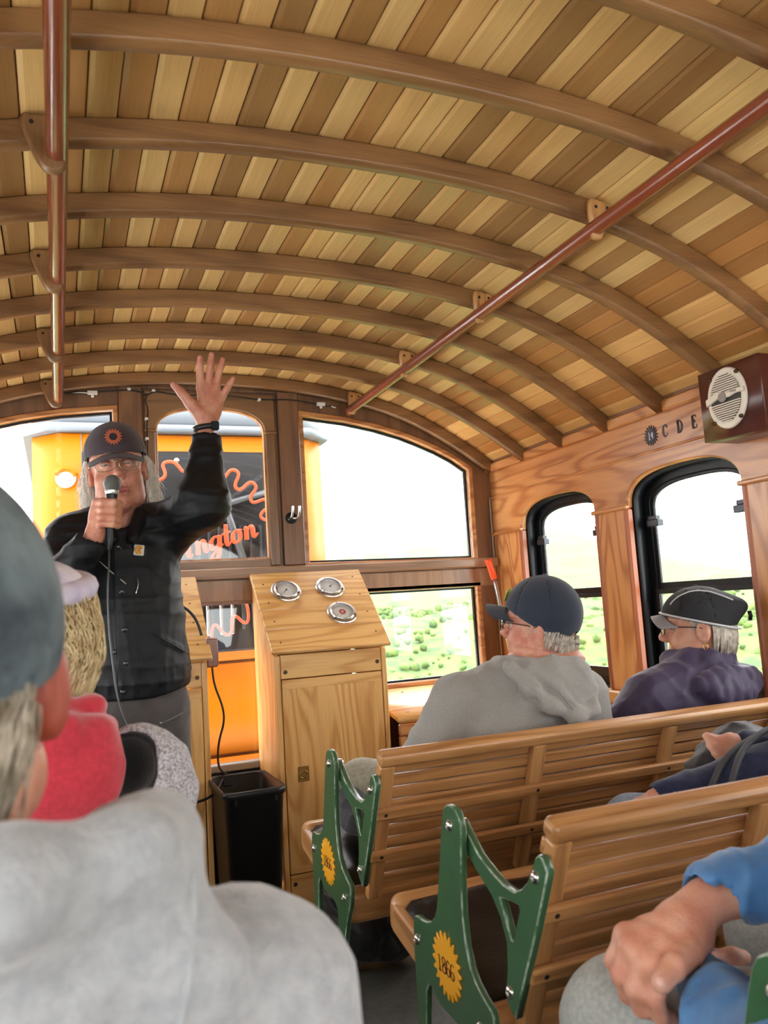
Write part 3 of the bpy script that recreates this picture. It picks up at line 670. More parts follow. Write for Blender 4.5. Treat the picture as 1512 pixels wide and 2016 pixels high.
box('body', (.565, .605), (3.175, 3.2), (.50, .525), bl, pl_, .005)
rz = random.Random(3)
for k_ in range(5):
    p = Vector((.585, 3.188, .52)); tube('wire', [p, p+Vector((rz.uniform(-.03, .03), .0, rz.uniform(.01, .04))), p+Vector((rz.uniform(-.05, .05), 0, rz.uniform(-.03, .05)))], .0012, bl, pl_, 6, smoothpts=2)
tag(tube('cable', [(.22, 3.08, .52), (.36, 3.08, .485), (.46, 3.09, .478), (.51, 3.11, .488), (.535, 3.13, .505), (.56, 3.16, .535)], .005, bl, smoothpts=3), 'black cable running across the front of the left cabinet', 'cable')
# wires along the top of the end wall
whp = mat('white_plastic', L(225, 222, 215), .45)
wy = YF-.028
tag(tube('wire', [(.03, wy, 2.082), (.12, wy, 2.092), (.20, wy, 2.098), (.28, wy, 2.107), (.335, wy, 2.102), (.36, wy, 2.085), (.39, wy, 2.105), (.45, wy, 2.098), (.52, wy, 2.088), (.60, wy, 2.10), (.75, wy, 2.095), (.85, wy, 2.083), (1.0, wy, 2.092), (1.10, wy, 2.075), (1.18, wy, 2.066)], .003, bl, smoothpts=2), 'thin black wire clipped along the top of the front wall', 'wire')
tag(tube('wire', [(.362, wy, 2.087), (.352, wy, 2.06), (.366, wy, 2.03), (.358, wy, 1.96), (.36, wy, 1.85), (.356, wy, 1.6)], .003, bl, smoothpts=2), 'thin black wire dropping down left of the arched door window', 'wire')
for nme, pts in (('left', [(.03, wy, 2.083), (.10, wy, 2.088), (.145, wy, 2.086)]), ('right', [(1.13, wy, 2.072), (1.17, wy, 2.068), (1.20, wy, 2.06)])):
    wc = empty('wire_connector', pts[1], 'small white connector at the %s end of the wire' % nme, 'connector')
    tube('lead', pts, .0025, whp, wc); q = pts[-1] if nme == 'left' else pts[0]
    box('plug', (q[0]-.02, q[0]+.02), (wy-.008, wy+.008), (q[2]-.006, q[2]+.010), whp, wc, .002)
    box('tab', (q[0]-.006, q[0]+.006), (wy-.005, wy+.005), (q[2]-.018, q[2]-.004), whp, wc, .002)
for i, (px, pz) in enumerate(((.29, 2.11), (.39, 2.108), (.357, 1.985), (.357, 1.90), (.845, 2.086))):
    tag(box('wire_clip', (px-.007, px+.007), (wy-.006, YF+.0), (pz-.006, pz+.005), whp, None, .002), ('small white wire clip nearest the left hand rail', 'small white wire clip above the upper left corner of the arched door window', 'upper of two small white clips on the wire hanging left of the door window', 'lower of two small white clips on the wire hanging left of the door window', 'small white wire clip above the upper right corner of the arched door window')[i], 'clip', 'wire clips on the front wall')
tag(tube('conduit', [(1.982, YF-.008, 1.635), (1.982, YF-.008, 1.46), (1.984, YF-.006, 1.44), (1.984, YF-.006, .77)], .0055, mat('taupe_conduit', L(150, 130, 112), .45), smoothpts=1), 'slim taupe conduit running down the front right corner', 'conduit')
# ------------------------------------------------------------------ locomotive outside
orange = mat('loco_orange', L(176, 96, 4), .4, spec=.15); lgrey = mat('loco_grey', L(96, 102, 108), .5); ldark = mat('loco_dark', L(24, 26, 29), .5, spec=.3)
lo = empty('locomotive', (.64, 4.6, 0), 'orange locomotive cab with grey roof seen through the front windows', 'locomotive')
Ya = 4.40
def chamf(o, z0, z1, name, m, bev=.006, back=6.6):
    return prism(name, [(.01-o, Ya-o), (1.30+o, Ya-o), (1.455+o, Ya+.14-o*.4), (1.455+o, back+o), (-.115-o, back+o), (-.115-o, Ya+.14-o*.4)], [], 'xy', z0, z1, m, lo, bev)
chamf(0, -.35, .40, 'lower_body', orange); chamf(0, .415, .885, 'middle_body', orange)
chamf(-.03, .36, .95, 'seam', mat('loco_seam', L(120, 66, 20), .6))
chamf(0, .90, 2.125, 'upper_body', orange)
chamf(.05, 2.125, 2.17, 'eave', lgrey, .01); chamf(.0, 2.17, 2.32, 'roof', lgrey, .02)
box('bumper', (-.1, 1.4), (Ya-.1, Ya), (.30, .375), lgrey, lo, .01)
wd = box('windscreen', (.125, 1.20), (Ya-.02, Ya+.01), (.948, 2.03), ldark, lo, .01)
for i in range(7):
    xx = .70+i*.055; box('bar', (xx-.008, xx+.008), (Ya-.045, Ya-.03), (1.06, 1.62), mat('bar_grey', L(38, 40, 43), .4), lo, .003)
for xx in (.73, .80, .86): box('chrome_bar', (xx-.007, xx+.007), (Ya-.05, Ya-.035), (1.04, 1.25), chrome, lo, .003)
tube('ladder_rail', [(.80, Ya-.06, 1.86), (.945, Ya-.06, 1.38)], .02, mat('ladder_grey', L(84, 86, 90), .4), lo, 8)
tube('ladder_rung', [(.74, Ya-.06, 1.705), (1.08, Ya-.06, 1.80)], .016, MT['ladder_grey'], lo, 8)
tube('ladder_rung', [(.72, Ya-.06, 1.66), (.87, Ya-.06, 1.655)], .014, MT['ladder_grey'], lo, 8)
box('seam_strip', (.122, .127), (Ya-.004, Ya+.004), (.9, 2.12), lgrey, lo, .001)
lp = lathe('lamp', [(.05, 0), (.05, .02), (.035, .028), (.0001, .03)], (.045, Ya, 1.885), (0, -1, 0), mat('lamp_lens', L(250, 240, 210), .2), lo, 24)
tube('lamp_hood', [(.045+.05*math.cos(t), Ya-.03, 1.885+.045*math.sin(t)) for t in np.linspace(.2, 2.9, 9)], .014, orange, lo, 8)
for xx, zz in ((.60, 1.98), (.25, 1.98)): dome_bolt((xx, Ya-.02, zz), (0, -1, 0), .014, steel, lo)
orl = mat('decal_orange', L(176, 66, 22), .5)
wv = [[(.815, 1.86), (.837, 1.869), (.866, 1.913), (.897, 1.915), (.918, 1.891), (.889, 1.833), (.897, 1.81), (.923, 1.805), (.97, 1.85), (.997, 1.841), (1.009, 1.814), (.971, 1.769), (.974, 1.742), (.992, 1.733), (1.056, 1.759), (1.072, 1.73), (1.068, 1.705), (1.035, 1.687), (1.02, 1.661), (1.038, 1.642), (1.075, 1.635), (1.12, 1.60), (1.12, 1.575), (1.075, 1.55), (1.06, 1.525), (1.07, 1.49), (1.12, 1.47), (1.11, 1.43), (1.07, 1.40), (1.03, 1.40), (1.0, 1.35), (1.02, 1.29), (.98, 1.25), (.93, 1.28), (.90, 1.25), (.93, 1.19), (.935, 1.11), (.913, 1.086), (.863, 1.141), (.841, 1.121), (.846, 1.048), (.807, 1.033), (.762, 1.1), (.74, 1.085), (.734, 1.017)],
      [(.499, 1.86), (.525, 1.873), (.53, 1.90), (.514, 1.939), (.532, 1.956), (.574, 1.957), (.60, 1.93), (.62, 1.90), (.66, 1.91), (.68, 1.95), (.72, 1.95), (.74, 1.90), (.77, 1.87), (.815, 1.86)],
      [(.499, 1.86), (.46, 1.84), (.44, 1.80), (.40, 1.82), (.36, 1.80), (.37, 1.75), (.34, 1.72), (.29, 1.72), (.28, 1.68), (.31, 1.64), (.29, 1.60), (.25, 1.57), (.27, 1.53), (.31, 1.51), (.29, 1.46), (.27, 1.42), (.31, 1.39), (.35, 1.38), (.34, 1.33), (.36, 1.29), (.41, 1.29), (.43, 1.24), (.42, 1.19), (.46, 1.16), (.51, 1.18), (.54, 1.13), (.55, 1.08), (.60, 1.07), (.63, 1.11), (.67, 1.08), (.69, 1.03), (.734, 1.017)]]
yd = Ya-.102
prism('outer_pane', [(.2, .96), (1.2, .96), (1.2, 2.02), (.2, 2.02)], [], 'xz', Ya-.1, Ya-.096, glass('clear_pane', refl=.006), lo, .001)
strokes('cog_outline', wv, (0, yd, 0), (1, 0, 0), (0, 0, 1), .0095, orl, lo, .002, sm=2)
# script lettering ending "ington" on the windscreen, climbing to the right
def script():
    S = []; sl = .25
    def add(x, pts, rad): S.append(([(x+p[0]+sl*p[1], p[1]) for p in pts], rad))
    u = [(0, .35), (.1, .5)]
    def stem(x, h=.55, r=1.0): add(x, [(0, h), (0, .12), (.08, 0), (.22, .12)], [r, r*1.25, .7, .35])
    add(-1.5, [(0, .1), (.25, .5), (.5, .7), (.35, .9), (.1, .6), (.1, .15), (.3, 0), (.5, .15)], [.4, .9, .6, .6, 1, 1.2, .7, .4])
    stem(-.75)
    x = 0; add(x-.15, [(0, .42), (.15, .58), (.2, .5), (.2, .12), (.28, 0), (.4, .12)], [.4, .8, 1.2, 1.25, .7, .4])      # i
    add(x+.07, [(0, .8), (.02, .82)], [1, 1])
    x = .38; add(x, [(0, .45), (.08, .57), (.12, .45), (.1, 0)], [.4, .9, 1.2, 1.2]); add(x, [(.1, .3), (.28, .56), (.42, .5), (.42, .12), (.5, 0), (.62, .12)], [.4, .8, 1.2, 1.25, .7, .4])
    x = 1.06; add(x, [(.42, .48), (.2, .58), (.02, .35), (.05, .08), (.22, .02), (.42, .3)], [.8, .5, 1.2, 1.2, .5, .6]); add(x, [(.45, .57), (.42, .1), (.38, -.32), (.18, -.46), (-.02, -.3), (.2, -.1), (.6, .14)], [1.1, 1.2, 1.1, .7, .9, .5, .4])
    x = 1.7; add(x, [(.12, .95), (.1, .12), (.18, 0), (.34, .14)], [1, 1.25, .7, .4]); add(x, [(-.08, .55), (.34, .58)], [.5, .5])
    x = 2.08; add(x, [(.22, .57), (.02, .4), (.04, .1), (.22, 0), (.4, .15), (.38, .45), (.22, .57), (.5, .5)], [.5, 1.2, 1.25, .5, 1.2, 1.2, .6, .4])
    x = 2.66; add(x, [(0, .45), (.08, .57), (.12, .45), (.1, 0)], [.4, .9, 1.2, 1.2]); add(x, [(.1, .3), (.28, .56), (.42, .5), (.42, .12), (.5, 0), (.66, .16)], [.4, .8, 1.2, 1.25, .7, .4])
    return S
aa = math.atan2(.105, .375)
strokes('lettering', script(), (.628, yd, 1.447), (math.cos(aa)*.118, 0, math.sin(aa)*.118), (-math.sin(aa)*.118, 0, math.cos(aa)*.118), .0115, orl, lo, .003, sm=2)
strokes('lettering', [([(0, 0), (.015, -.02), (.035, -.01), (.04, .03), (.02, .05)], [.7, 1, .8, .5, .5])], (.79, yd, 1.715), (1, 0, 0), (0, 0, 1), .011, orl, lo, .003, sm=2)
# ------------------------------------------------------------------ hillside
def hgt(x, y):
    r = math.hypot(x, y); a = math.atan2(x, y)
    near = -3.2-.10*max(0, r-8)
    far = (-9+.115*max(0, r-70)) if r > 70 else -9-(70-r)*.0
    t = min(1, max(0, (r-50)/60)); z = near*(1-t)+far*t
    lim = min(1, max(0, (50-math.degrees(a))/16))
    z = min(z, 1.15+math.tan(math.radians(-.4+lim*(4.0+.8*math.sin(a*5)+.5*math.sin(a*13))))*r)
    return z
bm = bmesh.new(); NA, NR = 110, 80; V = {}
rs = [6*(430/6)**(i/NR) for i in range(NR+1)]
r_ = np.random.RandomState(2)
for i, r in enumerate(rs):
    for j in range(NA+1):
        a = math.radians(-20+160*j/NA); x, y = r*math.sin(a), r*math.cos(a)
        V[i, j] = bm.verts.new((x, y, hgt(x, y)+r_.uniform(-.005, .006)*r))
for i in range(NR):
    for j in range(NA): bm.faces.new((V[i, j], V[i+1, j], V[i+1, j+1], V[i, j+1]))
me = finish(bm, True)
gm = mat('meadow_green', L(88, 110, 38), .9, c2=L(44, 74, 26), nscale=.35); gm.node_tree.nodes['Noise Texture'].inputs['Detail'].default_value = 9
tag(link('hillside', me, gm, None), 'green hillside falling away into fog outside the windows', 'hillside', kind='structure')
tb = bmesh.new(); bmesh.ops.create_icosphere(tb, subdivisions=1, radius=1); tb.verts.index_update(); ICO = [tuple(v.co) for v in tb.verts]; ICF = [tuple(v.index for v in f.verts) for f in tb.faces]; tb.free()
bm = bmesh.new(); rb_ = random.Random(9)
for i in range(9000):
    a = math.radians(rb_.uniform(5, 110)); r = 7*(150/7)**rb_.random(); x, y = r*math.sin(a), r*math.cos(a); q = rb_.uniform(.002, .007)*r+.02
    if x < 2.9 and y < 8: continue
    z = hgt(x, y); mtx = Matrix.Translation((x, y, z+q*.3)) @ Matrix.Rotation(rb_.uniform(0, 6), 4, 'Z') @ Matrix.Diagonal((q*rb_.uniform(.9, 1.6), q, q*rb_.uniform(.7, 1.3), 1))
    vv = [bm.verts.new(mtx @ Vector((p_[0]*rb_.uniform(.6, 1.2), p_[1]*rb_.uniform(.6, 1.2), p_[2]*rb_.uniform(.6, 1.2)))) for p_ in ICO]; [bm.faces.new((vv[a_], vv[b_], vv[c_])) for a_, b_, c_ in ICF]
me = finish(bm, True)
tag(link('shrubs', me, mat('shrub_green', L(88, 110, 40), .9, c2=L(46, 74, 28), nscale=1.2), None), 'dense green shrubs covering the slope outside', 'shrubs', kind='stuff')

fm = bpy.data.materials.new('fog'); fm.use_nodes = True; ft = fm.node_tree; ft.nodes.clear()
fo = ft.nodes.new('ShaderNodeOutputMaterial'); fv = ft.nodes.new('ShaderNodeVolumeScatter'); fv.inputs['Density'].default_value = .00014; fv.inputs['Color'].default_value = (.97, 1, 1, 1)
ft.links.new(fv.outputs[0], fo.inputs['Volume'])
tag(link('fog_bank', boxmesh(900, 640, 300, 0), fm, None, (150, 327.5, 60)), 'pale fog hanging over the slope', 'fog', kind='stuff')
sc.cycles.volume_bounces = 2
# ------------------------------------------------------------------ soft bodies: distance fields meshed by surface nets
F32 = np.float32
def V3(a): return np.asarray(a, F32)
def cap_(P, a, b, ra, rb):
    a, b = V3(a), V3(b); ab = b-a; t = np.clip(((P-a)@ab)/max(float(ab@ab), 1e-9), 0, 1)
    return np.linalg.norm(P-a-t[:, None]*ab, axis=1)-(ra+(rb-ra)*t)
def ell_(P, c, r, R=None):
    Q = P-V3(c)
    if R is not None: Q = Q@R
    r = V3(r); k0 = np.linalg.norm(Q/r, axis=1); k1 = np.linalg.norm(Q/(r*r), axis=1)+1e-9
    return k0*(k0-1)/k1
def bx_(P, c, h, R=None, rd=.01):
    Q = P-V3(c)
    if R is not None: Q = Q@R
    q = np.abs(Q)-V3(h)+rd; return np.linalg.norm(np.maximum(q, 0), axis=1)+np.minimum(q.max(1), 0)-rd
def smin(a, b, k=.02):
    h = np.clip(.5+.5*(b-a)/k, 0, 1); return b+(a-b)*h-k*h*(1-h)
def smax(a, b, k=.02): return -smin(-a, -b, k)
def chain_(P, pts, rs, k=.02):
    d = None
    for i in range(len(pts)-1):
        e = cap_(P, pts[i], pts[i+1], rs[i], rs[i+1]); d = e if d is None else smin(d, e, k)
    return d
def U_(k, *ds):
    d = ds[0]
    for e in ds[1:]: d = smin(d, e, k)
    return d
def sm_(x): x = np.clip(x, 0, 1); return x*x*(3-2*x)
def folds(P, k, amp, seed=0, aniso=(1, 1, 1)):
    """cloth folds: warped ridges"""
    r = np.random.RandomState(seed); Q = P*V3(aniso)*k; o = 0
    for i in range(3):
        a = r.normal(size=3); a /= np.linalg.norm(a); b = r.normal(size=3); b /= np.linalg.norm(b)
        wv_ = np.sin(Q@V3(b)*.8+r.uniform(0, 6)); o = o+(1-np.abs(np.sin(Q@V3(a)*(1+.35*i)+1.3*wv_+r.uniform(0, 6))))**2/(1+.5*i)
    return (o-.8)*amp
def lump(P, k, amp, seed=0):
    r = np.random.RandomState(seed); o = 0
    for i in range(4):
        a = r.normal(size=3)*k*(1+.6*i); o = o+np.sin(P@V3(a)+r.uniform(0, 6))/(1+.6*i)
    return o*amp*.5
def nets(f, lo, hi, h, B=4):
    lo = V3(lo); n = [int(math.ceil((hi[i]-lo[i])/h/B)+1)*B for i in range(3)]
    bn = [q//B for q in n]
    ax = [lo[i]+(np.arange(bn[i])*B+(B-1)/2)*h for i in range(3)]
    G = np.stack(np.meshgrid(*ax, indexing='ij'), -1).reshape(-1, 3).astype(F32)
    dc = f(G).astype(F32); act = np.abs(dc) < B*h*1.5+.012
    D = np.where(dc > 0, 1., -1.).astype(F32).reshape(bn)
    D = np.repeat(np.repeat(np.repeat(D, B, 0), B, 1), B, 2)
    idx = np.argwhere(act.reshape(bn))*B
    off = np.stack(np.meshgrid(*[np.arange(B)]*3, indexing='ij'), -1).reshape(-1, 3)
    I = (idx[:, None, :]+off[None]).reshape(-1, 3)
    out = np.empty(len(I), F32)
    for s_ in range(0, len(I), 400000):
        out[s_:s_+400000] = f((lo+I[s_:s_+400000]*h).astype(F32))
    D[I[:, 0], I[:, 1], I[:, 2]] = out
    S = D < 0; c = 0
    sub = lambda A, i, j, k: A[i:A.shape[0]-1+i, j:A.shape[1]-1+j, k:A.shape[2]-1+k]
    cnt = sum(sub(S, i, j, k).astype(np.int8) for i in (0, 1) for j in (0, 1) for k in (0, 1))
    cells = np.argwhere((cnt > 0) & (cnt < 8)); N = len(cells)
    vid = -np.ones([q-1 for q in n], np.int32); vid[cells[:, 0], cells[:, 1], cells[:, 2]] = np.arange(N)
    acc = np.zeros((N, 3)); num = np.zeros(N)
    cor = [(i, j, k) for i in (0, 1) for j in (0, 1) for k in (0, 1)]
    for a in cor:
        for x in range(3):
            if a[x]: continue
            b = list(a); b[x] = 1
            da = D[cells[:, 0]+a[0], cells[:, 1]+a[1], cells[:, 2]+a[2]]; db = D[cells[:, 0]+b[0], cells[:, 1]+b[1], cells[:, 2]+b[2]]
            m = (da < 0) != (db < 0); t = np.where(m, da/(da-db+1e-12), 0)
            p = np.tile(np.array(a, float), (N, 1)); p[:, x] = t; acc += p*m[:, None]; num += m
    V = np.asarray(lo)+(cells+acc/num[:, None])*h; Fs = []
    for x in range(3):
        y, z = (x+1) % 3, (x+2) % 3
        A = np.moveaxis(S, (x, y, z), (0, 1, 2)); e = np.argwhere(A[:-1, 1:-1, 1:-1] != A[1:, 1:-1, 1:-1]); e[:, 1] += 1; e[:, 2] += 1
        sg = A[e[:, 0], e[:, 1], e[:, 2]]; W = np.moveaxis(vid, (x, y, z), (0, 1, 2))
        q = np.stack([W[e[:, 0], e[:, 1]-1, e[:, 2]-1], W[e[:, 0], e[:, 1], e[:, 2]-1], W[e[:, 0], e[:, 1], e[:, 2]], W[e[:, 0], e[:, 1]-1, e[:, 2]]], 1)
        q[~sg] = q[~sg][:, ::-1]; Fs.append(q)
    Fq = np.concatenate(Fs); Fq = Fq[(Fq >= 0).all(1)]
    return V, Fq
def npmesh(V, Fq):
    me = bpy.data.meshes.new('m'); n, m = len(V), len(Fq); k = Fq.shape[1]
    me.vertices.add(n); me.vertices.foreach_set('co', np.asarray(V, F32).ravel())
    me.loops.add(m*k); me.loops.foreach_set('vertex_index', Fq.astype(np.int32).ravel())
    me.polygons.add(m); me.polygons.foreach_set('loop_start', np.arange(0, m*k, k, dtype=np.int32)); me.polygons.foreach_set('loop_total', np.full(m, k, np.int32))
    me.polygons.foreach_set('use_smooth', np.ones(m, bool)); me.update(calc_edges=True); return me
def blob(name, f, lo, hi, h, m, parent, mats=None):
    V, Fq = nets(f, lo, hi, h); c = (V.min(0)+V.max(0))/2; me = npmesh(V-c, Fq)
    if mats:  # further materials laid by region: [(material, fn(centres)->mask)]
        me.materials.append(m); fc = V[Fq].mean(1).astype(F32); mi = np.zeros(len(Fq), np.int32)
        for i, (mm, fn) in enumerate(mats): me.materials.append(mm); mi[fn(fc)] = i+1
        me.polygons.foreach_set('material_index', mi)
    return link(name, me, m, parent, tuple(c))
def strands(name, lines, r, m, parent, kind=None):
    """a lock of many fine tapered hairs joined into one mesh"""
    Vs, Fs, b = [], [], 0
    for ln in lines:
        P = np.array(ln, float); n = len(P); T = np.gradient(P, axis=0); T /= np.linalg.norm(T, axis=1)[:, None]+1e-9
        u = np.cross(T, [.3, .2, .93]); u /= np.linalg.norm(u, axis=1)[:, None]+1e-9; v = np.cross(T, u)
        rr_ = r*(1-.75*np.linspace(0, 1, n)**2)[:, None]
        ring = [P+(u*math.cos(a)+v*math.sin(a))*rr_ for a in (0, 2.094, 4.189)]
        Vs.append(np.stack(ring, 1).reshape(-1, 3)); i = np.arange(n-1)[:, None]*3
        for k in range(3):
            k2 = (k+1) % 3; Fs.append(b+np.concatenate([i+k, i+k2, i+3+k2, i+3+k], 1))
        b += 3*n
    V = np.concatenate(Vs); c = (V.min(0)+V.max(0))/2
    o = link(name, npmesh(V-c, np.concatenate(Fs)), m, parent, tuple(c))
    return o
def frame(fwd, up=(0, 0, 1), roll=0):
    """columns: person's right, front, up"""
    f = Vector(fwd).normalized(); r = f.cross(Vector(up)).normalized(); u = r.cross(f)
    r_, u_ = r*math.cos(roll)+u*math.sin(roll), -r*math.sin(roll)+u*math.cos(roll)
    return np.array([r_, f, u_], F32).T
def headf(c, R, s=1., old=.6, mouth=0., female=False):
    c = V3(c)
    def f(P):
        Q = (P-c)@R/s; A = Q.copy(); A[:, 0] = np.abs(A[:, 0])
        d = ell_(Q, (0, -.012, .036), (.076, .096, .086))
        d = smin(d, ell_(Q, (0, .020, -.038), (.060, .068, .082)), .03)
        d = smin(d, ell_(Q, (0, .052, -.102), (.026, .026, .02)), .028)
        d = smin(d, ell_(A, (.04, .05, -.034), (.026, .03, .026)), .02)
        if old: d = smin(d, ell_(A, (.046+.004*old, .022, -.076), (.022*old+.010, .036, .036)), .02)
        d = smin(d, ell_(Q, (0, .070, .034), (.056, .022, .014)), .018)
        d = smax(d, -ell_(A, (.031, .098, .010), (.019, .02, .013)), .014)
        d = smin(d, cap_(Q, (0, .082, .022), (0, .106, -.018), .008, .0125), .010)
        d = smin(d, ell_(A, (.012, .096, -.026), (.0085, .011, .0085)), .008)
        d = smax(d, -ell_(A, (.0065, .103, -.034), (.0035, .006, .004)), .004)
        d = smin(d, ell_(Q, (0, .078, -.056), (.027, .014, .008)), .009)
        d = smin(d, ell_(Q, (0, .076, -.072), (.023, .015, .0085)), .009)
        d = smax(d, -ell_(Q, (0, .094, -.063), (.022, .018, .0018+mouth)), .005)
        e = ell_(A, (.079, -.012, -.004), (.010, .021, .034)); e = smax(e, -ell_(A, (.090, -.006, -.002), (.009, .012, .022)), .006)
        d = smin(d, e, .006)
        d = d+.0012*old*np.sin(Q[:, 2]*210+Q[:, 0]*30)*sm_((Q[:, 2]-.045)/.02)*sm_((Q[:, 1]-.05)/.02)
        d = d+.0014*old*(np.sin((A[:, 0]*150-Q[:, 2]*120)))*np.exp(-((A[:, 0]-.036)/.012)**2-((Q[:, 2]+.045)/.03)**2)*sm_((Q[:, 1]-.04)/.02)
        return d*s
    return f
def loc(c, R, s=1.):
    """head-local point to world"""
    return lambda x, y, z: np.asarray(c, float)+np.asarray(R, float)@np.array([x, y, z])*s
def capcrown(c, R, s=1., hgt=.1, cz=.045, rx=.088, ry=.107, lift=.03, backcut=False, th=.004, tilt=0., sag=0):
    c = V3(c)
    def f(P):
        Q = (P-c)@R/s; d = ell_(Q, (0, -.008, cz), (rx, ry, hgt))
        if sag: d = smin(d, ell_(Q, (0, -.09, cz+.02), (.06, .06, .035)), .03)
        inn = d+.006
        d = smax(d, -(Q[:, 2]-lift-tilt*Q[:, 1]), .004)
        an = np.arctan2(Q[:, 0], Q[:, 1]); d = d+.0014*np.exp(-(np.abs(((an/(math.pi/3)+.5) % 1)-.5)/.045)**2)*(Q[:, 2] > lift)
        d = smax(d, -inn, .002)
        if backcut: d = smax(d, -ell_(Q, (0, -.115, lift-.115*tilt+.012), (.036, .05, .036)), .004)
        d = smin(d, ell_(Q, (0, -.008, cz+hgt+.001), (.007, .007, .004)), .003)
        return d*s
    return f
def brim(name, c, R, s, m, parent, ln=.072, wd=.078, z0=.036, y0=.058, droop=.35, slope=-.12, th=.0032):
    L_ = loc(c, R, s); nu, nv = 24, 8; V = []; F = []
    for side in (0, 1):
        for i in range(nu+1):
            u = -1+2*i/nu
            for j in range(nv+1):
                v = j/nv; a = u*1.32; base = (wd*math.sin(a), y0-.03+.052*math.cos(a)); tip = (wd*1.0*u*(1-.06*u*u), y0+.02+ln*math.sqrt(max(0, 1-u*u*.93)))
                x = base[0]*(1-v)+tip[0]*v; y = base[1]*(1-v)+tip[1]*v; z = z0+slope*(y-y0)-droop*x*x/.078*1.0-(th if side else 0)
                V.append(L_(x, y, z))
    n1 = (nu+1)*(nv+1); g = lambda i, j: i*(nv+1)+j
    for i in range(nu):
        for j in range(nv):
            F.append((g(i, j), g(i+1, j), g(i+1, j+1), g(i, j+1))); F.append((n1+g(i, j), n1+g(i, j+1), n1+g(i+1, j+1), n1+g(i+1, j)))
    for i in range(nu):
        for j in (0, nv): F.append((g(i, j), g(i+1, j), n1+g(i+1, j), n1+g(i, j)))
    for j in range(nv):
        for i in (0, nu): F.append((g(i, j), g(i, j+1), n1+g(i, j+1), n1+g(i, j)))
    V = np.array(V); cc = V.mean(0); bm = bmesh.new(); vs = [bm.verts.new(v-cc) for v in V]
    for q in F: bm.faces.new([vs[k] for k in q])
    return link(name, finish(bm, True), m, parent, tuple(cc))
def glasses(c, R, s, parent, m, yoff=0, w_=.0275):
    L_ = loc(c, R, s); g = empty('glasses', tuple(L_(0, .1, .01))); g.parent = parent; g.location = Vector(L_(0, .1, .01))-wloc(parent)
    for sx in (-1, 1):
        P = []
        for a in np.linspace(0, 2*math.pi, 25)[:-1]:
            x = math.copysign(abs(math.cos(a))**.75, math.cos(a))*w_; z = math.copysign(abs(math.sin(a))**.75, math.sin(a))*.0175
            P.append(L_(sx*.033+x, .109-abs(sx*.033+x)*.18+yoff, .008+z))
        tube('rim', P, .0016, m, g, 6, cyclic=True)
        cc = np.mean(P, 0); bm = bmesh.new(); bm.faces.new([bm.verts.new(np.array(p)-cc) for p in P]); link('lens', finish(bm), pane, g, tuple(cc))
        tube('temple', [L_(sx*(.033+w_), .104+yoff, .014), L_(sx*.073, .06, .014), L_(sx*.082, .0, .010), L_(sx*.080, -.022, .0)], .0016, m, g, 6, smoothpts=1)
    tube('bridge', [L_(-.008, .108+yoff, .012), L_(0, .111+yoff, .015), L_(.008, .108+yoff, .012)], .0015, m, g, 6)
    return g
def eyes(c, R, s, parent, iris):
    L_ = loc(c, R, s); wh = mat('eye_white', L(222, 210, 200), .2); pu = mat('pupil', L(12, 10, 10), .1)
    for sx in (-1, 1):
        o = L_(sx*.031, .0745, .009); ax = R[:, 1]
        e = lathe('eye', [(.0115*math.sin(t), -.0115*math.cos(t)) for t in np.linspace(.02, math.pi-.02, 12)], tuple(o), tuple(ax), wh, parent, 18)
        lathe('iris', [(.0056, .0098), (.0052, .0112), (.0001, .0118)], tuple(o), tuple(ax), iris, e, 16)
        lathe('pupil', [(.0024, .0112), (.0022, .0121), (.0001, .0122)], tuple(o), tuple(ax), pu, e, 10)
        for zz, kk in ((.0050, 1), (.0085, 1), (-.0055, -1), (-.009, -1)):
            tube('eyelid', [L_(sx*.031+x, .0755+math.sqrt(max(0, .0135**2-x*x-(zz*(1-(x/.02)**2))**2)), .010+zz*(1-(x/.017)**2)) for x in np.linspace(-.0128, .0128, 7)], .0034, MT['skin'], parent, 8)
def ray_hit(f, o, d, n=400, st=.002):
    o, d = V3(o), V3(d); P = o+np.arange(n)[:, None]*st*d; v = f(P.astype(F32)); k = np.argmax(v < 0); return Vector(P[k])
# skins and cloths
skin = mat('skin', L(216, 164, 138), .48, sss=.1, c2=L(202, 138, 114), nscale=28, bump=.25, bscale=240)
skin2 = mat('skin_pale', L(222, 168, 142), .48, sss=.12, c2=L(206, 140, 116), nscale=30, bump=.25, bscale=240)
skinr = mat('skin_ruddy', L(208, 150, 124), .45, sss=.1, c2=L(190, 118, 96), nscale=30, bump=.4, bscale=200)
lipm = mat('lips', L(168, 92, 84), .4)
def cloth(name, c, rough=.85, c2=None, ns=200, bump=.3, bs=500, sheen=.2, **k): return mat(name, c, rough, c2=c2, nscale=ns, bump=bump, bscale=bs, sheen=sheen, **k)
# ------------------------------------------------------------------ people
def person(loc_, label, group=None): return empty('person', loc_, label, 'person', group)
GRP = 'passengers and guide in the coach'
def limbs(P, L_, k=.03):
    d = None
    for pts, rs in L_:
        e = chain_(P, pts, rs, k); d = e if d is None else smin(d, e, k)
    return d
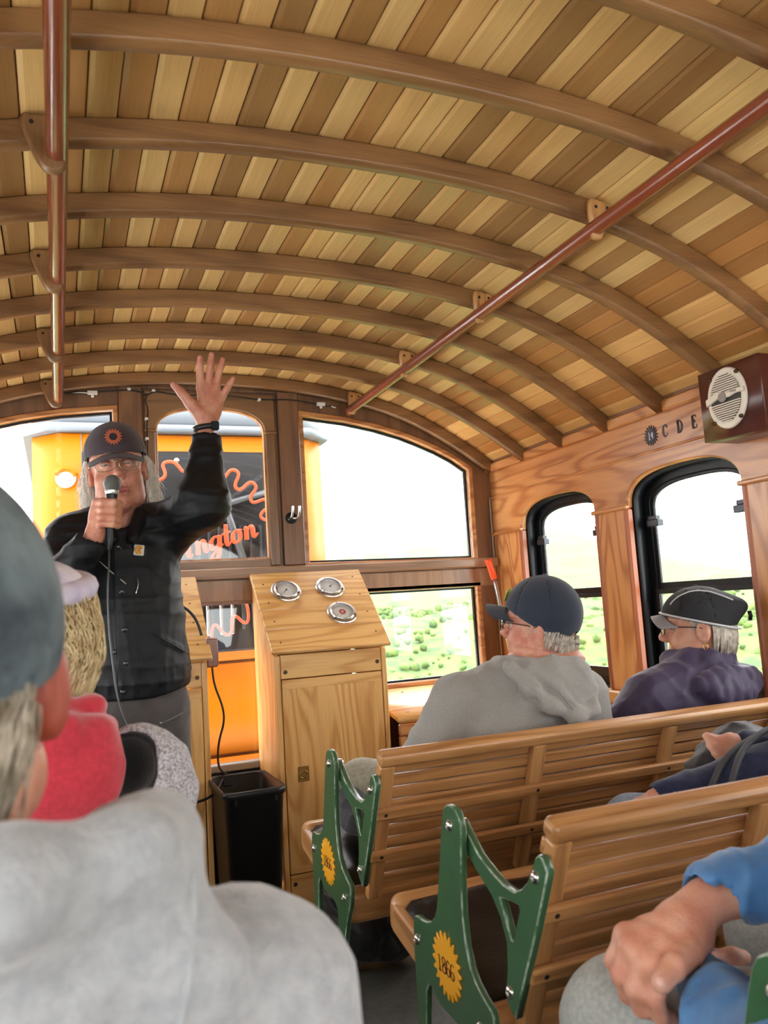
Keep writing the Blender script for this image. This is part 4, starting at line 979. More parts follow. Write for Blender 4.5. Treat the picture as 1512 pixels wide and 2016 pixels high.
# ---- the guide ----------------------------------------------------------------
g = person((.22, 2.76, 0), 'standing guide with long white hair and black jacket, arm raised, speaking into a microphone')
Hc = (.186, 2.745, 1.634); HR = frame((-.07, -1, -.07), roll=-.10)
hf = headf(Hc, HR, 1.10, old=.55, mouth=.006)
hand_l = [((.4665, 2.665, 1.79), (.452, 2.668, 1.905), .017, .0135), ((.467, 2.668, 1.79), (.479, 2.668, 1.910), .017, .0135), ((.469, 2.668, 1.79), (.502, 2.667, 1.903), .017, .013), ((.472, 2.668, 1.79), (.520, 2.665, 1.874), .017, .012)]
fing_l = [([(.452, 2.668, 1.90), (.4505, 2.662, 1.945), (.450, 2.655, 1.972), (.4505, 2.648, 1.998)], [.0118, .0108, .0098, .0082]),
          ([(.479, 2.668, 1.905), (.483, 2.662, 1.956), (.486, 2.655, 1.985), (.489, 2.648, 2.012)], [.0118, .0108, .0098, .0082]),
          ([(.502, 2.667, 1.898), (.511, 2.661, 1.945), (.519, 2.654, 1.973), (.5255, 2.648, 1.996)], [.0112, .0102, .0092, .0078]),
          ([(.520, 2.665, 1.870), (.537, 2.660, 1.898), (.549, 2.655, 1.917), (.5585, 2.650, 1.933)], [.0105, .0096, .0088, .0074]),
          ([(.455, 2.660, 1.795), (.413, 2.655, 1.845), (.386, 2.650, 1.877), (.360, 2.646, 1.902)], [.022, .0155, .0118, .0088])]
def handL(P):
    d = None
    for a, b, r1, r2_ in hand_l:
        e = cap_(P, a, b, r1*1.15, r2_*1.18); d = e if d is None else smin(d, e, .012)
    d = smin(d, ell_(P, (.492, 2.668, 1.83), (.026, .015, .045)), .02)
    d = smin(d, cap_(P, (.463, 2.668, 1.70), (.465, 2.668, 1.79), .027, .027), .02)
    for p, r in fing_l[:4]: d = smin(d, chain_(P, p, [q*1.17 for q in r], .004), .005)
    d = smin(d, chain_(P, fing_l[4][0], [q*1.2 for q in fing_l[4][1]], .006), .014)
    cr = np.exp(-((P[:, 2]-1.875-.25*(P[:, 0]-.49))/.0025)**2)*(np.abs(P[:, 0]-.495) < .03)+np.exp(-((P[:, 0]-.452-.25*(P[:, 2]-1.8))/.003)**2)*(np.abs(P[:, 2]-1.83) < .035)
    return d+.0012*cr*(P[:, 1] < 2.66)
MA, MB = (.156, 2.562, 1.535), (.146, 2.556, 1.395)
def handR(P):
    d = None
    zs = [1.502, 1.479, 1.457, 1.436]
    for i, z in enumerate(zs):
        k_ = (.112+.002*i, 2.566, z+.004)
        e = cap_(P, (.106, 2.570, 1.405), k_, .020, .0135); d = e if d is None else smin(d, e, .012)
    d = smin(d, ell_(P, (.108, 2.572, 1.45), (.019, .026, .045)), .015)
    d = smin(d, cap_(P, (.086, 2.568, 1.365), (.104, 2.570, 1.41), .026, .025), .02)
    for i, z in enumerate(zs):
        xo = .156-.0023*i
        p = [(.113+.002*i, 2.562, z+.003), (xo-.028, 2.536, z+.002), (xo+.004, 2.530, z-.001), (xo+.021, 2.546, z-.004), (xo+.018, 2.562, z-.006)]
        d = smin(d, chain_(P, p, [.0125, .0115, .0108, .0098, .0085], .005), .005)
    p = [(.110, 2.580, 1.46), (.128, 2.594, 1.492), (.150, 2.592, 1.508), (.172, 2.580, 1.507)]
    return smin(d, chain_(P, p, [.018, .0135, .0115, .0095], .006), .01)
def gbody(P):
    d = hf(P)
    d = smin(d, cap_(P, (.187, 2.775, 1.58), (.19, 2.79, 1.44), .062, .072), .03)
    d = smin(d, U_(.05, ell_(P, (.2, 2.80, 1.28), (.14, .09, .2)), ell_(P, (.22, 2.79, 1.02), (.13, .1, .2))), .04)
    d = smin(d, limbs(P, [([(.32, 2.80, 1.42), (.435, 2.62, 1.50), (.463, 2.668, 1.72)], [.045, .038, .028]), ([(.06, 2.80, 1.40), (-.025, 2.665, 1.215), (.088, 2.568, 1.37)], [.045, .038, .027]),
        ([(.30, 2.78, .88), (.31, 2.77, .48), (.31, 2.80, .08)], [.075, .05, .035]), ([(.15, 2.78, .88), (.14, 2.76, .48), (.13, 2.79, .08)], [.075, .05, .035])]), .03)
    return smin(smin(d, handL(P), .01), handR(P), .01)
Lh = loc(Hc, HR, 1.10)
HRT = V3(HR)
def lipmask(fc):
    Q = (fc-V3(Hc))@HRT/1.10; return (np.abs(Q[:, 0]) < .024) & (np.abs(Q[:, 2]+.0635) < .0135-.2*np.abs(Q[:, 0])) & (Q[:, 1] > .074)
blob('body', gbody, (-.1, 2.50, .03), (.60, 2.92, 2.03), .0042, skinr, g, [(lipm, lipmask)])
def handtone(): pass
eyes(Hc, HR, 1.10, g, mat('iris_blue', L(90, 110, 124), .2))
glasses(Hc, HR, 1.10, g, mat('wire_frame', L(170, 150, 130), .25, .9))
brow = mat('grey_brow', L(168, 150, 136), .8)
for sx in (-1, 1): tube('eyebrow', [Lh(sx*.014, .092, .026), Lh(sx*.03, .093, .031), Lh(sx*.047, .083, .027)], [.002, .0032, .0015], brow, g, 6, smoothpts=1)
capm = mat('plum_cap', L(62, 48, 56), .85, bump=.5, bscale=700, sheen=.2)
cc_ = blob('cap', capcrown(Hc, HR, 1.10, hgt=.098, cz=.048, rx=.090, ry=.108, lift=.038, tilt=.05), (.05, 2.6, 1.6), (.33, 2.9, 1.83), .0035, capm, g)
brim('brim', Hc, HR, 1.10, capm, cc_, ln=.058, wd=.080, z0=.052, y0=.07, droop=.42, slope=-.38)
gm_ = lambda u, v, w_: Vector(Lh(u, .0965+w_-.25*v-.0022*abs(u)*0-(u*u)*4.2, .088+v))
gp = gearpoly(16, .0185, .026, 4)
prism('emblem', gp, [[(.011*math.cos(t), .011*math.sin(t)) for t in np.linspace(0, 6.283, 17)[:-1]]], gm_, 0, .004, mat('rust_thread', L(168, 84, 58), .8), cc_, .0006)
lathe('emblem_centre', [(.0125, .0), (.012, .0035), (.0001, .0035)], tuple(Lh(0, .0965, .088)), tuple(HR[:, 1]*.97+HR[:, 2]*.24), mat('badge_black', L(26, 22, 24), .6), cc_, 20)
# long white hair in wavy strands behind the ears to the collar
rh = np.random.RandomState(4); lines = []
for i in range(460):
    sx = rh.choice([-1, 1]); a = rh.uniform(0, 1); st_ = np.array([sx*(.080+.010*rh.rand()), -.012-.075*a, .045-.01*rh.rand()])
    out = .040*rh.rand()**1.3; ln_ = rh.uniform(.07, .21); ph = rh.uniform(0, 6); P = []
    for t in np.linspace(0, 1, 12):
        w_ = .010*math.sin(t*8+ph)*t
        P.append(Lh(st_[0]+sx*(out*t**.8+w_), st_[1]-.02*t+.012*math.sin(t*6+ph)*t, st_[2]-ln_*t))
    lines.append(P)
hairw = mat('white_hair', L(250, 246, 238), .45, c2=L(226, 218, 204), nscale=60)
tag(strands('hair', lines, .0011, hairw, g), kind='stuff')
# black jacket
jx = lambda z: .19+.0*(z-1.4)
def gjack(P):
    d = U_(.07, ell_(P, (.195, 2.79, 1.30), (.185, .13, .25)), ell_(P, (.22, 2.765, 1.10), (.170, .150, .26)), ell_(P, (.243, 2.765, .96), (.158, .142, .16)))
    d = smin(d, cap_(P, (.06, 2.795, 1.425), (.32, 2.795, 1.435), .082, .082), .05)
    sl = chain_(P, [(.335, 2.795, 1.43), (.438, 2.62, 1.505), (.463, 2.662, 1.715)], [.092, .080, .052], .05)
    sr = chain_(P, [(.045, 2.79, 1.40), (-.03, 2.66, 1.215), (.088, 2.568, 1.375)], [.088, .076, .050], .05)
    d = smin(smin(d, sl, .05), sr, .04)
    d = d-folds(P, 16, .0055, 3, (1, 1, .8))*sm_((1.5-P[:, 2])/.1)*1.0-folds(P, 34, .0028, 5)
    dd = np.minimum(sl, sr); d = d-folds(P, 30, .004, 9, (.7, .7, 1.6))*np.exp(-np.maximum(dd, 0)/.02)*.8
    # diagonal drag folds and elastic hem
    d = d-.004*np.maximum(0, np.sin(P[:, 0]*160+P[:, 2]*12))*np.exp(-((P[:, 2]-.955-.12*(P[:, 0]-.22))/.02)**2)
    fr = (P[:, 1] < 2.76)
    pk = .5+.5*np.tanh((.030-np.abs(P[:, 0]-jx(P[:, 2])))/.0025); d = d-.006*pk*fr*(P[:, 2] < 1.46)
    z0 = P[:, 2]-(1.065-.55*(P[:, 0]-.33)); d = d-.004*(.5+.5*np.tanh((.012-np.abs(z0))/.002))*fr*sm_((P[:, 0]-.28)/.01)*sm_((.375-P[:, 0])/.01)
    d = smax(d, -(P[:, 2]-(.905+.20*np.maximum(P[:, 0]-.27, 0)+.0)), .01)
    d = smax(d, -ell_(P, (.19, 2.70, 1.53), (.055, .1, .09)), .01)
    # collar
    for a in range(9):
        t0, t1 = math.radians(-55+a*32.2), math.radians(-55+(a+1)*32.2)
        q = lambda t: (.19+.088*math.cos(t+0), 2.775+.075*math.sin(t), 1.475+.02*math.sin(t))
        d = smin(d, cap_(P, q(t0), q(t1), .021, .021), .012)
    for sx in (-1, 1): d = smin(d, cap_(P, (.19+sx*.062, 2.71, 1.49), (.19+sx*.03, 2.655, 1.40), .020, .015), .015)
    d = smax(d, -cap_(P, (.463, 2.664, 1.725), (.4635, 2.668, 1.80), .043, .046), .006)
    d = smax(d, -cap_(P, (.090, 2.568, 1.385), (.108, 2.56, 1.44), .036, .040), .006)
    return d
jk = mat('black_jacket', L(15, 16, 20), .55, bump=.2, bscale=500, spec=.3, noise=.2, nscale=6)
jo = blob('jacket', gjack, (-.16, 2.45, .86), (.60, 2.98, 1.80), .0052, jk, g)
def fpt(x, z): return ray_hit(gjack, (x, 2.46, z), (0, 1, 0), 260, .0015)
for x, z in ((.178, 1.375), (.182, 1.235), (.186, 1.12), (.160, 1.055), (.188, 1.02), (.178, .935)):
    q = fpt(x, z); lathe('snap', [(.0085, -.003), (.0085, .001), (.006, .0028), (.004, .0022), (.0001, .0022)], tuple(q), (0, -1, .1), mat('snap_black', L(60, 60, 66), .25, .7), jo, 14)
q = fpt(.2385, 1.365); pt_ = box('chest_patch', (q.x-.016, q.x+.016), (q.y-.006, q.y+.004), (q.z-.017, q.z+.017), mat('patch_cream', L(206, 198, 186), .8), jo, .002, rot=(-.1, .12, 0))
strokes('emblem', [([(.009*math.cos(t), .009*math.sin(t)+.001) for t in np.linspace(.5, 5.6, 12)], None), ([(-.002, .001), (.004, .0)], None), ([(-.008, -.0115), (.006, -.0115)], [.3, .3])], (q.x, q.y-.0072, q.z), (1, 0, -.12), (.12, 0, 1), .0042, mat('patch_gold', L(214, 150, 44), .7), pt_, .0012)
tube('drawcord', [fpt(.121, 1.335)+Vector((0, -.004, 0)), fpt(.147, 1.306)+Vector((0, -.006, 0)), fpt(.195, 1.26)+Vector((0, -.004, 0))], .0016, mat('cord_grey', L(176, 170, 160), .6), jo, 6, smoothpts=1)
tube('zip', [fpt(.228+.004*math.sin(i), 1.28-.011*i)+Vector((0, -.002, 0)) for i in range(6)], .0022, steel, jo, 6)
tube('pocket_seam', [fpt(x, 1.10-.62*(x-.27))+Vector((0, -.001, 0)) for x in np.linspace(.265, .385, 9)], .0028, jk, jo, 6, smoothpts=1)
for a, b in ((.158, .162), (.222, .220)): tube('placket_seam', [fpt(a+(b-a)*t, 1.40-.48*t)+Vector((0, -.0005, 0)) for t in np.linspace(0, 1, 14)], .0018, jk, jo, 5, smoothpts=1)
def gpants(P):
    d = U_(.04, ell_(P, (.24, 2.775, .90), (.135, .125, .13)), chain_(P, [(.30, 2.775, .86), (.315, 2.77, .48), (.315, 2.80, .07)], [.098, .078, .068], .03), chain_(P, [(.165, 2.775, .86), (.14, 2.76, .48), (.13, 2.79, .07)], [.1, .078, .068], .03))
    d = d-folds(P, 22, .004, 2)-folds(P, 9, .004, 8)
    return smax(smax(d, -(P[:, 2]-.05), .005), P[:, 2]-.955, .01)
pn = cloth('charcoal_trousers', L(78, 72, 70), c2=L(64, 58, 56), ns=14)
po = blob('trousers', gpants, (.0, 2.6, .03), (.46, 2.95, .98), .007, pn, g)
tube('pocket_seam', [ray_hit(gpants, (x, 2.55, .825+.35*(x-.30)), (0, 1, 0), 200, .0015)+Vector((0, -.001, 0)) for x in np.linspace(.29, .36, 6)], .002, mat('thread', L(120, 112, 106), .8), po, 5)
q = ray_hit(gpants, (.29, 2.55, .826), (0, 1, 0), 200, .0015); dome_bolt(tuple(q), (0, -1, 0), .005, steel, po, 'rivet')
sho = mat('brown_shoe', L(60, 44, 34), .5)
for x in (.315, .13): blob('shoe', lambda P, x=x: smax(U_(.02, ell_(P, (x, 2.80, .05), (.05, .07, .06)), ell_(P, (x, 2.70, .035), (.048, .10, .045))), -(P[:, 2]-.003), .004), (x-.08, 2.55, 0), (x+.08, 2.9, .13), .006, sho, g)
wt = tube('watch', [(.4635+.034*math.cos(t), 2.667+.031*math.sin(t), 1.765+.004*math.cos(t)) for t in np.linspace(0, 6.283, 25)[:-1]], .010, mat('watch_strap', L(24, 25, 28), .4), g, 8, cyclic=True)
for v in wt.data.vertices: pass
box('case', (.476, .502), (2.63, 2.652), (1.752, 1.782), mat('watch_case', L(50, 54, 60), .2, .6), wt, .004)
# microphone with its cable
mk = empty('microphone', (.152, 2.56, 1.40), 'silver mesh ball microphone held to the guide\'s mouth', 'microphone')
ax = Vector(MA)-Vector(MB); ax.normalize()
o = Vector(MB)
Lm = (Vector(MA)-o).length
lathe('handle', [(.006, -.035), (.0085, -.03), (.0105, 0), (.0115, .05), (.0155, Lm-.022), (.0175, Lm-.012), (.0175, Lm-.004), (.0001, Lm-.004)], tuple(o), ax, mat('mic_body', L(30, 30, 33), .35, .3), mk, 24)
mesh_m = mat('mic_mesh', L(120, 120, 116), .4, .8, bump=1., bscale=650)
lathe('collar', [(.0182, Lm-.006), (.0205, Lm+.0), (.0205, Lm+.006), (.0001, Lm+.006)], tuple(o), ax, mat('mic_collar', L(205, 205, 200), .3, .8), mk, 24)
lathe('mesh_ball', [(.0200, Lm+.004), (.0255, Lm+.018), (.0265, Lm+.028), (.0245, Lm+.038), (.0185, Lm+.047), (.010, Lm+.0525), (.0001, Lm+.054)], tuple(o), ax, mesh_m, mk, 32)
tube('cable', [tuple(o-ax*.03), (.142, 2.53, 1.33), (.134, 2.515, 1.25), (.134, 2.515, 1.15), (.142, 2.505, 1.04), (.152, 2.50, .93), (.176, 2.47, .85), (.21, 2.42, .80), (.22, 2.45, .4), (.3, 2.6, .02)], .0028, mat('grey_cable', L(52, 52, 54), .3), mk, 8, smoothpts=3)
# ---- passenger in grey hoodie ---------------------------------------------------
g = person((1.18, 2.05, 0), 'seated older man in light grey hoodie and navy baseball cap, seen from behind')
Hc = (1.264, 1.997, 1.052); HR = frame((-.66, .74, .12), roll=0)
hf2 = headf(Hc, HR, 1.0, old=.9)
def gb(P):
    d = smin(hf2(P), cap_(P, (1.275, 2.0, 1.02), (1.215, 1.98, .90), .072, .080), .03)
    d = smin(d, ell_(P, Vector(Hc)+Vector((.035, -.06, -.085)), (.055, .05, .028)), .025)
    d = d+.002*np.sin(P[:, 2]*260+P[:, 0]*60)*np.exp(-((P[:, 2]-.975)/.035)**2)
    d = smin(d, U_(.05, ell_(P, (1.18, 2.0, .80), (.15, .08, .16)), ell_(P, (1.18, 2.06, .64), (.13, .1, .1))), .04)
    return smin(d, limbs(P, [([(.98, 2.0, .87), (.90, 2.06, .68), (.98, 2.28, .66)], [.04, .035, .025]), ([(1.38, 2.0, .85), (1.46, 2.06, .68), (1.38, 2.28, .66)], [.04, .035, .025]),
       ([(1.10, 2.10, .60), (1.04, 2.50, .60), (1.02, 2.55, .08)], [.07, .05, .035]), ([(1.27, 2.10, .60), (1.30, 2.50, .60), (1.30, 2.55, .08)], [.07, .05, .035])]), .03)
blob('body', gb, (.82, 1.86, .03), (1.55, 2.62, 1.22), .005, skinr, g)
eyes(Hc, HR, 1.0, g, MT['iris_blue']); glasses(Hc, HR, 1.0, g, mat('dark_wire', L(60, 50, 44), .3, .8))
navy = mat('navy_cap', L(32, 42, 60), .8, bump=.5, bscale=700, sheen=.2)
co = blob('cap', capcrown(Hc, HR, 1.0, hgt=.106, cz=.046, rx=.091, ry=.111, lift=.012, tilt=.50, backcut=True), (1.1, 1.84, 1.0), (1.45, 2.18, 1.26), .0035, navy, g)
brim('brim', Hc, HR, 1.0, navy, co, ln=.066, wd=.080, z0=.052, y0=.072, droop=.40, slope=.10)
Lh = loc(Hc, HR, 1.0)
tube('strap', [Lh(x, -.106+.055*(x/.04)**2*.5, -.034) for x in np.linspace(-.04, .04, 7)], .0055, navy, co, 8, flat=None)
prism('emblem', [(.022*math.cos(t), .02*math.sin(t)) for t in np.linspace(0, 6.28, 21)[:-1]], [], lambda u, v, w_: Vector(Lh(u, .0985+w_-.3*v-u*u*4, .09+v)), 0, .003, mat('cap_badge', L(206, 214, 90), .8), co, .0006)
rh = np.random.RandomState(6); lines = []
for i in range(900):
    a = rh.uniform(-1.75, 1.75); zt = rh.uniform(-.012, .034); r0 = np.array([.079*math.sin(a), -.012-.097*math.cos(a)])
    if abs(a) > 1.3: zt = rh.uniform(.012, .03)
    ln_ = rh.uniform(.022, .042); zt -= .012+(.036 if abs(a) < 1.3 else 0)*math.cos(a); ln_ *= .6; P = [Lh(r0[0]*(1+.05*t), r0[1]*(1+.03*t)+.008*t, zt-ln_*t+.002*math.sin(7*t+i)) for t in np.linspace(0, 1, 6)]
    lines.append(P)
tag(strands('hair', lines, .0013, mat('short_white_hair', L(214, 204, 190), .55, c2=L(170, 158, 144), nscale=80), g), kind='stuff')
grey = cloth('grey_marl', L(154, 152, 147), c2=L(143, 141, 136), ns=300, rough=.9)
def hood(P):
    d = chain_(P, [(1.14, 2.04, .965), (1.125, 1.96, .960), (1.15, 1.905, .950), (1.21, 1.885, .945), (1.29, 1.89, .94), (1.335, 1.94, .935), (1.32, 2.02, .93)], [.020, .024, .026, .026, .026, .024, .02], .03)
    d = smin(d, ell_(P, (1.235, 1.885, .90), (.115, .045, .075)), .04)
    d = smin(d, chain_(P, [(1.10, 1.90, .965), (1.13, 1.855, .91), (1.18, 1.842, .86), (1.25, 1.838, .83), (1.31, 1.848, .835), (1.34, 1.88, .88)], [.02, .018, .017, .018, .016, .014], .03), .018)
    d = smin(d, chain_(P, [(1.15, 1.88, .955), (1.20, 1.848, .91), (1.24, 1.838, .86)], [.016, .014, .012], .02), .012)
    return d-folds(P, 38, .0035, 12)
def gh(P):
    d = U_(.06, ell_(P, (1.175, 2.0, .79), (.215, .125, .19)), ell_(P, (1.18, 2.05, .60), (.195, .15, .13)), cap_(P, (1.0, 2.0, .885), (1.37, 2.0, .865), .07, .07))
    d = smin(d, ell_(P, (1.2, 1.98, .93), (.12, .09, .06)), .04)
    sl = chain_(P, [(.985, 2.0, .875), (.885, 2.05, .70), (.95, 2.26, .655)], [.078, .066, .045], .04); sr = chain_(P, [(1.385, 2.0, .85), (1.475, 2.06, .69), (1.40, 2.27, .655)], [.075, .062, .044], .04)
    sm = .003*np.exp(-((sl-.008)/.004)**2)
    d = smin(d, np.minimum(sl, sr), .025)
    d = d-folds(P, 14, .006, 21)-folds(P, 34, .0022, 22)
    d = smin(d, hood(P), .012)
    return smax(d, -cap_(P, (1.22, 2.0, .96), (1.245, 2.02, 1.06), .060, .075), .008)
ho = blob('hoodie', gh, (.78, 1.74, .46), (1.60, 2.34, 1.04), .0055, grey, g)
def seam(f, pts, r, m, par, d=(0, 1, 0), st=.002, off=None):
    o_ = [ray_hit(f, p, d, 400, st) for p in pts]; return tube('seam', o_, r, m, par, 5, smoothpts=1)
seam(gh, [(.955, 1.7, .935), (.965, 1.7, .90), (.985, 1.7, .86), (1.0, 1.7, .81), (.995, 1.7, .77)], .0025, grey, ho)
seam(gh, [(1.165, 1.6, .945), (1.20, 1.6, .90), (1.235, 1.6, .84), (1.25, 1.6, .81)], .0022, grey, ho)
kh = cloth('khaki_trousers', L(150, 144, 124), c2=L(132, 126, 108), ns=90)
def tr(pts1, pts2):
    def f(P):
        d = smin(chain_(P, pts1, [.092, .076, .062], .03), chain_(P, pts2, [.092, .076, .062], .03), .03); return d-folds(P, 20, .004, 5)
    return f
blob('trousers', tr([(1.10, 2.12, .60), (.865, 2.46, .595), (.90, 2.58, .10)], [(1.27, 2.12, .60), (1.30, 2.50, .60), (1.30, 2.56, .08)]), (.74, 1.98, .02), (1.42, 2.72, .74), .008, kh, g)
# ---- passenger in purple jacket -------------------------------------------------
g = person((1.73, 2.03, 0), 'seated woman in dark purple padded jacket and grey-brimmed cap by the window')
Hc = (1.822, 1.990, 1.012); HR = frame((-.76, .65, -.02))
hf3 = headf(Hc, HR, 1.0, old=.7)
def gb(P):
    d = smin(hf3(P), cap_(P, (1.825, 1.985, .98), (1.80, 1.96, .86), .052, .058), .03)
    d = smin(d, U_(.05, ell_(P, (1.745, 1.97, .76), (.12, .07, .15)), ell_(P, (1.74, 2.04, .62), (.12, .1, .09))), .04)
    return smin(d, limbs(P, [([(1.62, 1.98, .83), (1.54, 2.04, .70), (1.60, 2.25, .66)], [.035, .03, .022]), ([(1.68, 2.08, .60), (1.66, 2.48, .60), (1.66, 2.54, .08)], [.065, .05, .035]), ([(1.82, 2.08, .60), (1.82, 2.48, .60), (1.82, 2.54, .08)], [.065, .05, .035])]), .03)
blob('body', gb, (1.48, 1.84, .03), (1.98, 2.6, 1.14), .005, skin, g)
eyes(Hc, HR, 1.0, g, MT['iris_blue']); glasses(Hc, HR, 1.0, g, MT['dark_wire'])
Lh = loc(Hc, HR, 1.0)
blk = mat('black_mesh_cap', L(34, 36, 40), .75, bump=.6, bscale=900); gry = mat('grey_trim', L(150, 152, 156), .6); lgt = mat('silver_piping', L(196, 198, 200), .4)
co = blob('cap', capcrown(Hc, HR, 1.0, hgt=.092, cz=.040, rx=.092, ry=.112, lift=.022, tilt=.28, sag=1), (1.62, 1.80, .92), (2.0, 2.2, 1.18), .0038, blk, g)
brim('brim', Hc, HR, 1.0, gry, co, ln=.040, wd=.080, z0=.056, y0=.074, droop=.55, slope=-.12)
tube('piping', [Lh(.093*math.sin(a), -.008+.113*math.cos(a), .022+.28*(.113*math.cos(a))+.004) for a in np.linspace(0, 6.283, 33)[:-1]], .0035, lgt, co, 8, cyclic=True)
cf = capcrown(Hc, HR, 1.0, hgt=.092, cz=.040, rx=.092, ry=.112, lift=.022, tilt=.28, sag=1)
for sx in (-.045, .045):
    P = []
    for t in np.linspace(.62, math.pi-.45, 16):
        a = Lh(sx*(1.0), .0+.0, .03); dd = np.asarray(HR, float)@np.array([sx*.9, math.cos(t), math.sin(t)]); s0 = np.array(a)+dd*.2; P.append(ray_hit(cf, s0, -dd, 200, .001))
    tube('stripe', P, .0032, lgt if sx < 0 else gry, co, 6, smoothpts=1)
tube('strap', [Lh(-.008, -.150, .045), Lh(-.004, -.153, .03), Lh(0, -.150, .018)], .006, blackm, co, 8)
rh = np.random.RandomState(8); lines = []
for i in range(1100):
    a = rh.uniform(-1.9, 1.9); zt = rh.uniform(.0, .03)-.26*.1*math.cos(a)*-1*0; back = abs(a) < 1.3
    r0 = (.082*math.sin(a), -.012-.100*math.cos(a)); zt += .018*(-math.cos(a)) if back else 0.02
    ln_ = rh.uniform(.05, .085) if back else rh.uniform(.015, .035)
    P = [Lh(r0[0]*(1-.10*t*t), r0[1]*(1-.15*t*t), zt-ln_*t+.0015*math.sin(9*t+i)) for t in np.linspace(0, 1, 6)]
    lines.append(P)
tag(strands('hair', lines, .0014, MT['short_white_hair'], g), kind='stuff')
tube('earring', [Lh(-.086, -.012+.007*math.cos(t), -.048+.008*math.sin(t)) for t in np.linspace(0, 6.283, 17)[:-1]], .0014, mat('gold', L(212, 160, 80), .25, 1), g, 6, cyclic=True)
pur = cloth('purple_shell', L(62, 52, 84), rough=.6, c2=L(52, 42, 72), ns=10, bump=.2)
def gj(P):
    d = U_(.06, ell_(P, (1.745, 1.975, .76), (.175, .112, .18)), ell_(P, (1.74, 2.03, .60), (.17, .14, .12)), cap_(P, (1.62, 1.975, .835), (1.87, 1.97, .835), .066, .066))
    sl = chain_(P, [(1.60, 1.98, .825), (1.505, 2.03, .715), (1.44, 2.24, .665)], [.076, .062, .05], .04); sr = chain_(P, [(1.88, 1.98, .82), (1.895, 2.02, .69), (1.86, 2.22, .66)], [.06, .05, .045], .04)
    d = smin(d, np.minimum(sl, sr), .03)
    rings = [(1.745, 2.03, .925), (1.745, 1.955, .928), (1.79, 1.92, .925), (1.85, 1.93, .92), (1.88, 1.98, .915), (1.85, 2.04, .915), (1.78, 2.05, .92), (1.745, 2.03, .925)]
    d = smin(d, chain_(P, rings, [.030]*8, .02), .02)
    d = smin(d, ell_(P, (1.80, 1.95, .88), (.1, .08, .05)), .03)
    hd = smin(ell_(P, (1.80, 1.875, .855), (.115, .045, .055)), chain_(P, [(1.72, 1.875, .85), (1.76, 1.86, .83), (1.84, 1.86, .83), (1.90, 1.88, .86), (1.89, 1.91, .89)], [.014, .024, .024, .02, .012], .03), .035)
    d = smin(d, hd-.004*np.abs(np.sin(P[:, 0]*90)), .012)
    d = d-folds(P, 26, .0045, 31)-folds(P, 50, .002, 32)-.004*np.abs(np.sin(P[:, 2]*55))*(P[:, 0] > 1.85)
    return smax(d, -cap_(P, (1.80, 1.975, .90), (1.815, 1.985, 1.0), .048, .056), .008)
blob('jacket', gj, (1.38, 1.72, .46), (1.984, 2.33, .96), .0055, pur, g)
blob('trousers', tr([(1.68, 2.10, .60), (1.66, 2.48, .60), (1.66, 2.54, .08)], [(1.83, 2.10, .60), (1.83, 2.48, .60), (1.83, 2.54, .08)]), (1.55, 1.98, .02), (1.95, 2.66, .72), .009, cloth('dark_denim', L(48, 52, 66)), g)
def crop_hair(c, R, m_, lo_, hi_):
    blob('hair', lambda P: smax(smax(ell_(P, loc(c, R)(0, -.018, .040), (.083, .102, .090)), (P-V3(c))@R[:, 1]-.062, .01), -((P-V3(c))@R[:, 2])-.035+.5*((P-V3(c))@R[:, 1]), .01)-lump(P, 160, .002, 3), lo_, hi_, .005, m_, g)
STR1 = [(1.546, 1.46, .815), (1.399, 1.41, .805), (1.287, 1.37, .785), (1.22, 1.345, .735), (1.20, 1.37, .66)]
STR2 = [(1.50, 1.42, .825), (1.407, 1.385, .82), (1.317, 1.35, .80), (1.262, 1.325, .755), (1.25, 1.35, .68)]
# ---- passenger in navy with daypack ------------------------------------------------
g = person((1.64, 1.32, 0), 'passenger in navy fleece on the nearer bench at the right edge, forearm on pale jeans')
fist = [((1.405, 1.51, .790), (1.38, 1.515, .800)), ((1.41, 1.50, .772), (1.378, 1.505, .782)), ((1.415, 1.49, .756), (1.382, 1.495, .765)), ((1.42, 1.485, .742), (1.39, 1.488, .750))]
def gb(P):
    Hx = (1.66, 1.32, 1.10); d = smin(headf(Hx, frame((-.1, 1, 0)), 1., old=.6)(P), cap_(P, (1.66, 1.31, 1.07), (1.66, 1.30, .9), .055, .06), .03)
    d = smin(d, U_(.05, ell_(P, (1.66, 1.30, .80), (.15, .08, .17)), ell_(P, (1.66, 1.36, .64), (.13, .1, .1))), .04)
    d = smin(d, limbs(P, [([(1.50, 1.29, .88), (1.475, 1.32, .775), (1.20, 1.435, .708), (1.165, 1.45, .70)], [.04, .035, .026, .024]), ([(1.80, 1.30, .86), (1.78, 1.38, .72), (1.44, 1.50, .775)], [.04, .035, .026]),
       ([(1.58, 1.42, .60), (1.28, 1.68, .60), (1.30, 1.80, .08)], [.07, .05, .035]), ([(1.72, 1.42, .60), (1.72, 1.80, .60), (1.72, 1.86, .08)], [.07, .05, .035])]), .03)
    for a, b in fist: d = smin(d, cap_(P, a, b, .012, .0105), .006)
    d = smin(d, ell_(P, (1.43, 1.50, .772), (.03, .024, .032)), .012)
    for i, (dx, dz) in enumerate(((0, .006), (-.004, -.004), (0, -.014), (.006, -.022))): d = smin(d, chain_(P, [(1.165, 1.452, .70+dz), (1.135+dx, 1.468, .692+dz), (1.118+dx, 1.478, .672+dz)], [.0125, .0105, .009], .004), .006)
    return d
blob('body', gb, (1.08, 1.18, .03), (1.88, 1.92, 1.24), .006, skin, g)
crop_hair((1.66, 1.32, 1.10), frame((-.1, 1, 0)), mat('brown_hair', L(96, 72, 52), .7, bump=.8, bscale=200), (1.52, 1.18, 1.0), (1.80, 1.45, 1.26))
